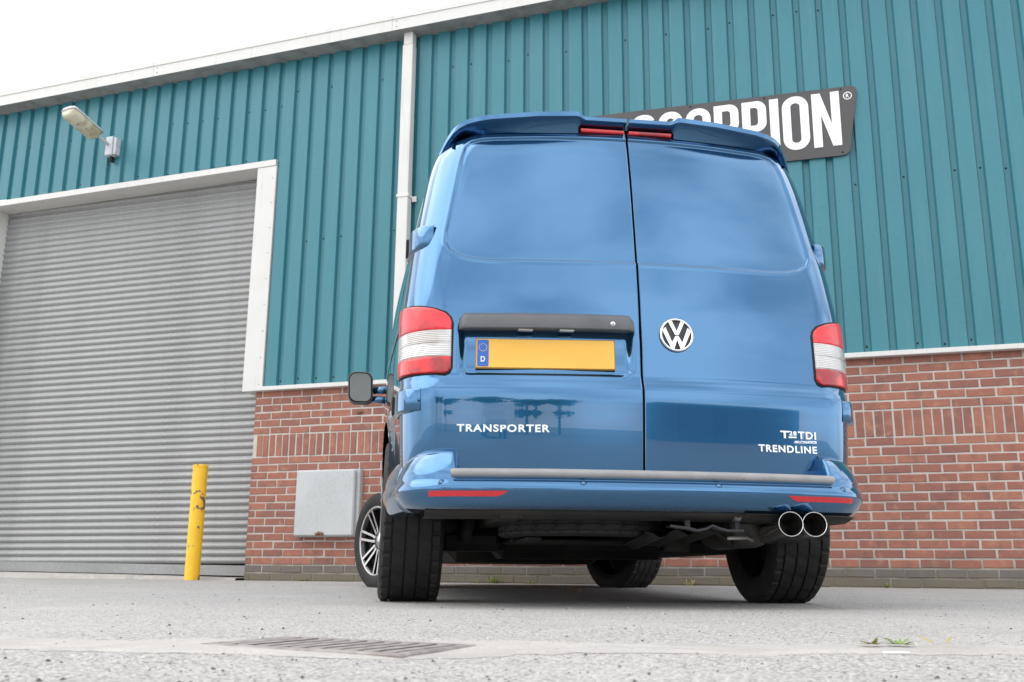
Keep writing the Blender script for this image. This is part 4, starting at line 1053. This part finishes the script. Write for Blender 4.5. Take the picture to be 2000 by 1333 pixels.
# ------------------------------------------------------------------ weeds, leaves, litter, grit
def plant(name, loc, nl, ln, wd, mt, label, seed, up_=.7, group=None):
    rr = random.Random(seed); V = []; F = []
    for k in range(nl):
        az = rr.uniform(0, 6.28); el = rr.uniform(.15, 1.0)*up_*1.5; l_ = ln*rr.uniform(.5, 1.1); b_ = Vector((rr.uniform(-1, 1), rr.uniform(-.5, .5), 0))*ln*.25
        d = Vector((math.cos(az)*math.cos(el), math.sin(az)*math.cos(el), math.sin(el))); sd_ = d.cross(Vector((0, 0, 1)))
        sd_ = sd_.normalized() if sd_.length > .01 else Vector((1, 0, 0)); n0 = len(V); w_ = wd*rr.uniform(.6, 1.2)
        for t, ww in ((0, .15), (.3, .8), (.6, 1), (.85, .6), (1, .02)):
            p = b_+d*l_*t+Vector((0, 0, -l_*.35*t*t)); p.z = max(p.z, .002)
            V += [p-sd_*w_*ww, p+Vector((0, 0, -w_*.25*ww)), p+sd_*w_*ww]
        for i in range(4):
            for j in range(2): a0 = n0+i*3+j; F.append((a0, a0+1, a0+4, a0+3))
    o = mesh(name, V, F, mt, None, True, loc=loc); tag(o, label, 'weed', group); return o
def gp(s, y): q = wpt(s, y, 0); return (q.x, q.y, gz(q.x, q.y)-.002)
plant('weed', gp(-2.06, -.05), 26, .07, .005, m_leaf, 'low tuft of bright grass at the wall foot below the meter box', 1)
plant('weed', gp(-.275, -.06), 8, .05, .009, m_leaf, 'tiny pale weed seedling at the wall foot beneath the van', 2)
plant('weed', gp(-.13, -.06), 34, .11, .006, m_leaf, 'spreading grassy tuft at the wall foot seen beneath the van', 3, 1.0)
plant('weed', gp(.204, -.07), 11, .08, .016, m_leaf, 'broad-leaved green weed at the wall foot seen beneath the van', 4)
plant('weed', gp(1.60, -.06), 24, .10, .005, m_leafdry, 'straggly yellowing weed at the wall foot between the right wheels', 5, .9)
plant('weed', gp(3.15, -.04), 10, .07, .009, m_leaf, 'small green weed at the wall foot right of the van', 6, 1.1)
plant('weed', (.628, 1.781, .006), 12, .028, .005, m_leafdry, 'dried curled weed rosette on the concrete channel', 7, .9)
plant('weed', (.676, 1.790, .006), 22, .036, .0035, m_leaf, 'flat creeping weed with thin leaves on the concrete channel', 8, .7)
for k, (x, y, a_) in enumerate(((.738, 1.79, 2.5), (.760, 1.785, .9))):
    V = []
    for i in range(7):
        t = i/6; ww = .004*math.sin(math.pi*min(1, t*.95+.05)); z = .003+.016*t-.006*t*t
        V += [(t*.024*math.cos(a_)-ww*math.sin(a_), t*.024*math.sin(a_)+ww*math.cos(a_), z), (t*.024*math.cos(a_)+ww*math.sin(a_), t*.024*math.sin(a_)-ww*math.cos(a_), z+.002)]
    o = mesh('fallen_leaf', V, gridF(7, 2), m_leafdry, None, True, loc=(x, y, .006))
    tag(o, ('curled olive leaf lying on the channel beside the creeping weed', 'smaller upright leaf next to the curled olive leaf')[k], 'leaf')
ST = MB().tube([(-.022, 0, 0), (.022, .003, 0)], .0016, 8).build('paper_stick', m_white, None, True, loc=(.592, 1.575, .009), rot=(0, 0, .05)); tag(ST, 'thin white stick lying on the asphalt edge', 'litter')
LF = MB().bbox((-.03, -.02, 0), (.03, .02, .02), .008).build('brick_chip', m_rust, None, loc=(*gp(1.2, -2.3)[:2], .01)); tag(LF, 'small brown chip lying in the shade under the van', 'stone')
# loose grit: uncountable
rr = random.Random(5); gm = {0: MB(), 1: MB()}
for k in range(1500):
    y = 1.15+7*rr.random()**2.2; x = (rr.random()-.5)*1.15*y+.02
    if (Vector((x, y, 0))-WO).dot(wy) > -.1: continue
    s_ = rr.choice((.001, .0013, .0016, .002, .003))*(1+.2*y*rr.random())
    z = gz(x, y)+.001; dk = rr.random() < .55
    V = [(x+s_*rr.uniform(-1.3, -.6), y, z), (x, y-s_*rr.uniform(.5, 1.2), z), (x+s_*rr.uniform(.6, 1.3), y+s_*.2, z), (x, y+s_, z), (x+s_*rr.uniform(-.3, .3), y, z+s_*rr.uniform(.5, 1.0))]
    gm[int(dk)].add(V, [(0, 1, 4), (1, 2, 4), (2, 3, 4), (3, 0, 4)])
for k, nm, mt in ((0, 'pale loose grit scattered over the asphalt', mat('pale_grit', (.48, .46, .44), .9)), (1, 'dark loose grit scattered over the asphalt', mat('dark_grit', (.07, .06, .055), .9))):
    o = gm[k].build('grit', mt); tag(o, nm, 'grit', kind='stuff')

# ------------------------------------------------------------------ what stands behind the camera (seen reflected in the van)
W2 = empty('storage_shed', (37, -40, 0), R(-12)); tag(W2, 'low blue metal shed across the yard', 'building')
MB().box((-16, -8, -.1), (16, 0, 5.2)).build('wall', mat('blue_shed', (.13, .24, .36), .5), W2)
V = [(-16.3, .3, 5.2), (16.3, .3, 5.2), (16.3, -4, 6.4), (-16.3, -4, 6.4), (16.3, -8.3, 5.2), (-16.3, -8.3, 5.2)]; mesh('roof', V, [(0, 1, 2, 3), (3, 2, 4, 5)], m_soff, W2)
for k in range(2): MB().box((-9+9*k, .02, 0), (-6+9*k, .06, 3.2)).build('door', mat('shed_door', (.10, .2, .31), .5), W2)
def tree(x, y, h_, seed, label):
    rr = random.Random(seed); T_ = empty('tree', (x, y, 0)); tag(T_, label, 'tree', 'trees across the yard')
    tk = MB().tube([(0, 0, -.1), (.05, 0, h_*.25), (.1, .05, h_*.5), (.1, 0, h_*.8)], [.22, .17, .12, .04], 8)
    for k in range(5):
        a_ = rr.uniform(0, 6.28); z = h_*rr.uniform(.3, .6); tk.tube([(.08, 0, z), (.08+math.cos(a_)*h_*.22, math.sin(a_)*h_*.22, z+h_*.18)], [.07, .02], 6)
    tk.build('trunk', m_bark, T_, True); mb = MB()
    cl = [(rr.gauss(0, .17)*h_, rr.gauss(0, .17)*h_, h_*rr.uniform(.35, .95)) for _ in range(26)]
    for k in range(2600):
        c = rr.choice(cl); p = Vector(c)+Vector((rr.gauss(0, 1), rr.gauss(0, 1), rr.gauss(0, .8)))*h_*.06; u = Vector((rr.gauss(0, 1), rr.gauss(0, 1), rr.gauss(0, 1))).normalized(); v = u.cross(Vector((rr.gauss(0, 1), rr.gauss(0, 1), rr.gauss(0, 1)))).normalized(); s_ = .30*rr.uniform(.6, 1.3)
        mb.add([p-u*s_, p-v*s_*.6, p+u*s_, p+v*s_*.6], [(0, 1, 2, 3)])
    mb.build('crown', m_tree, T_)
for k, (x, y, h_) in enumerate(((-14, -38, 7), (-9, -41, 6), (-3, -44, 8.5), (2, -40, 5.5), (7, -46, 7), (-20, -36, 8))):
    tree(x, y, h_, 40+k, 'broad leafy tree standing in the row across the yard')
PV = empty('parked_van', (-1.5, -26, 0), R(80)); tag(PV, 'small white van parked across the yard', 'van')
V = []; F = []; sec = [(-2.1, .35), (-2.1, 1.75), (-1.95, 1.85), (.55, 1.85), (1.15, 1.2), (2.0, 1.05), (2.1, .8), (2.1, .35)]; n = len(sec)
for x in (-.85, .85): V += [(y, x, z) for y, z in sec]
mesh('body', V, [tuple(range(n)), tuple(range(2*n-1, n-1, -1))]+[(i, i+n, (i+1) % n+n, (i+1) % n) for i in range(n)], mat('white_paint', (.78, .78, .78), .3, 0, 1), PV)
for y in (-1.3, 1.3):
    for x in (-.8, .8): MB().lathe([(0, -.1), (.3, -.1), (.32, 0), (.3, .1), (0, .1)], 20, 'y', (y, x, .32)).build('wheel', m_rubber, PV, True)
MB().box((.6, -.858, 1.2), (-.4, .858, 1.65)).build('side_window', m_glass, PV)
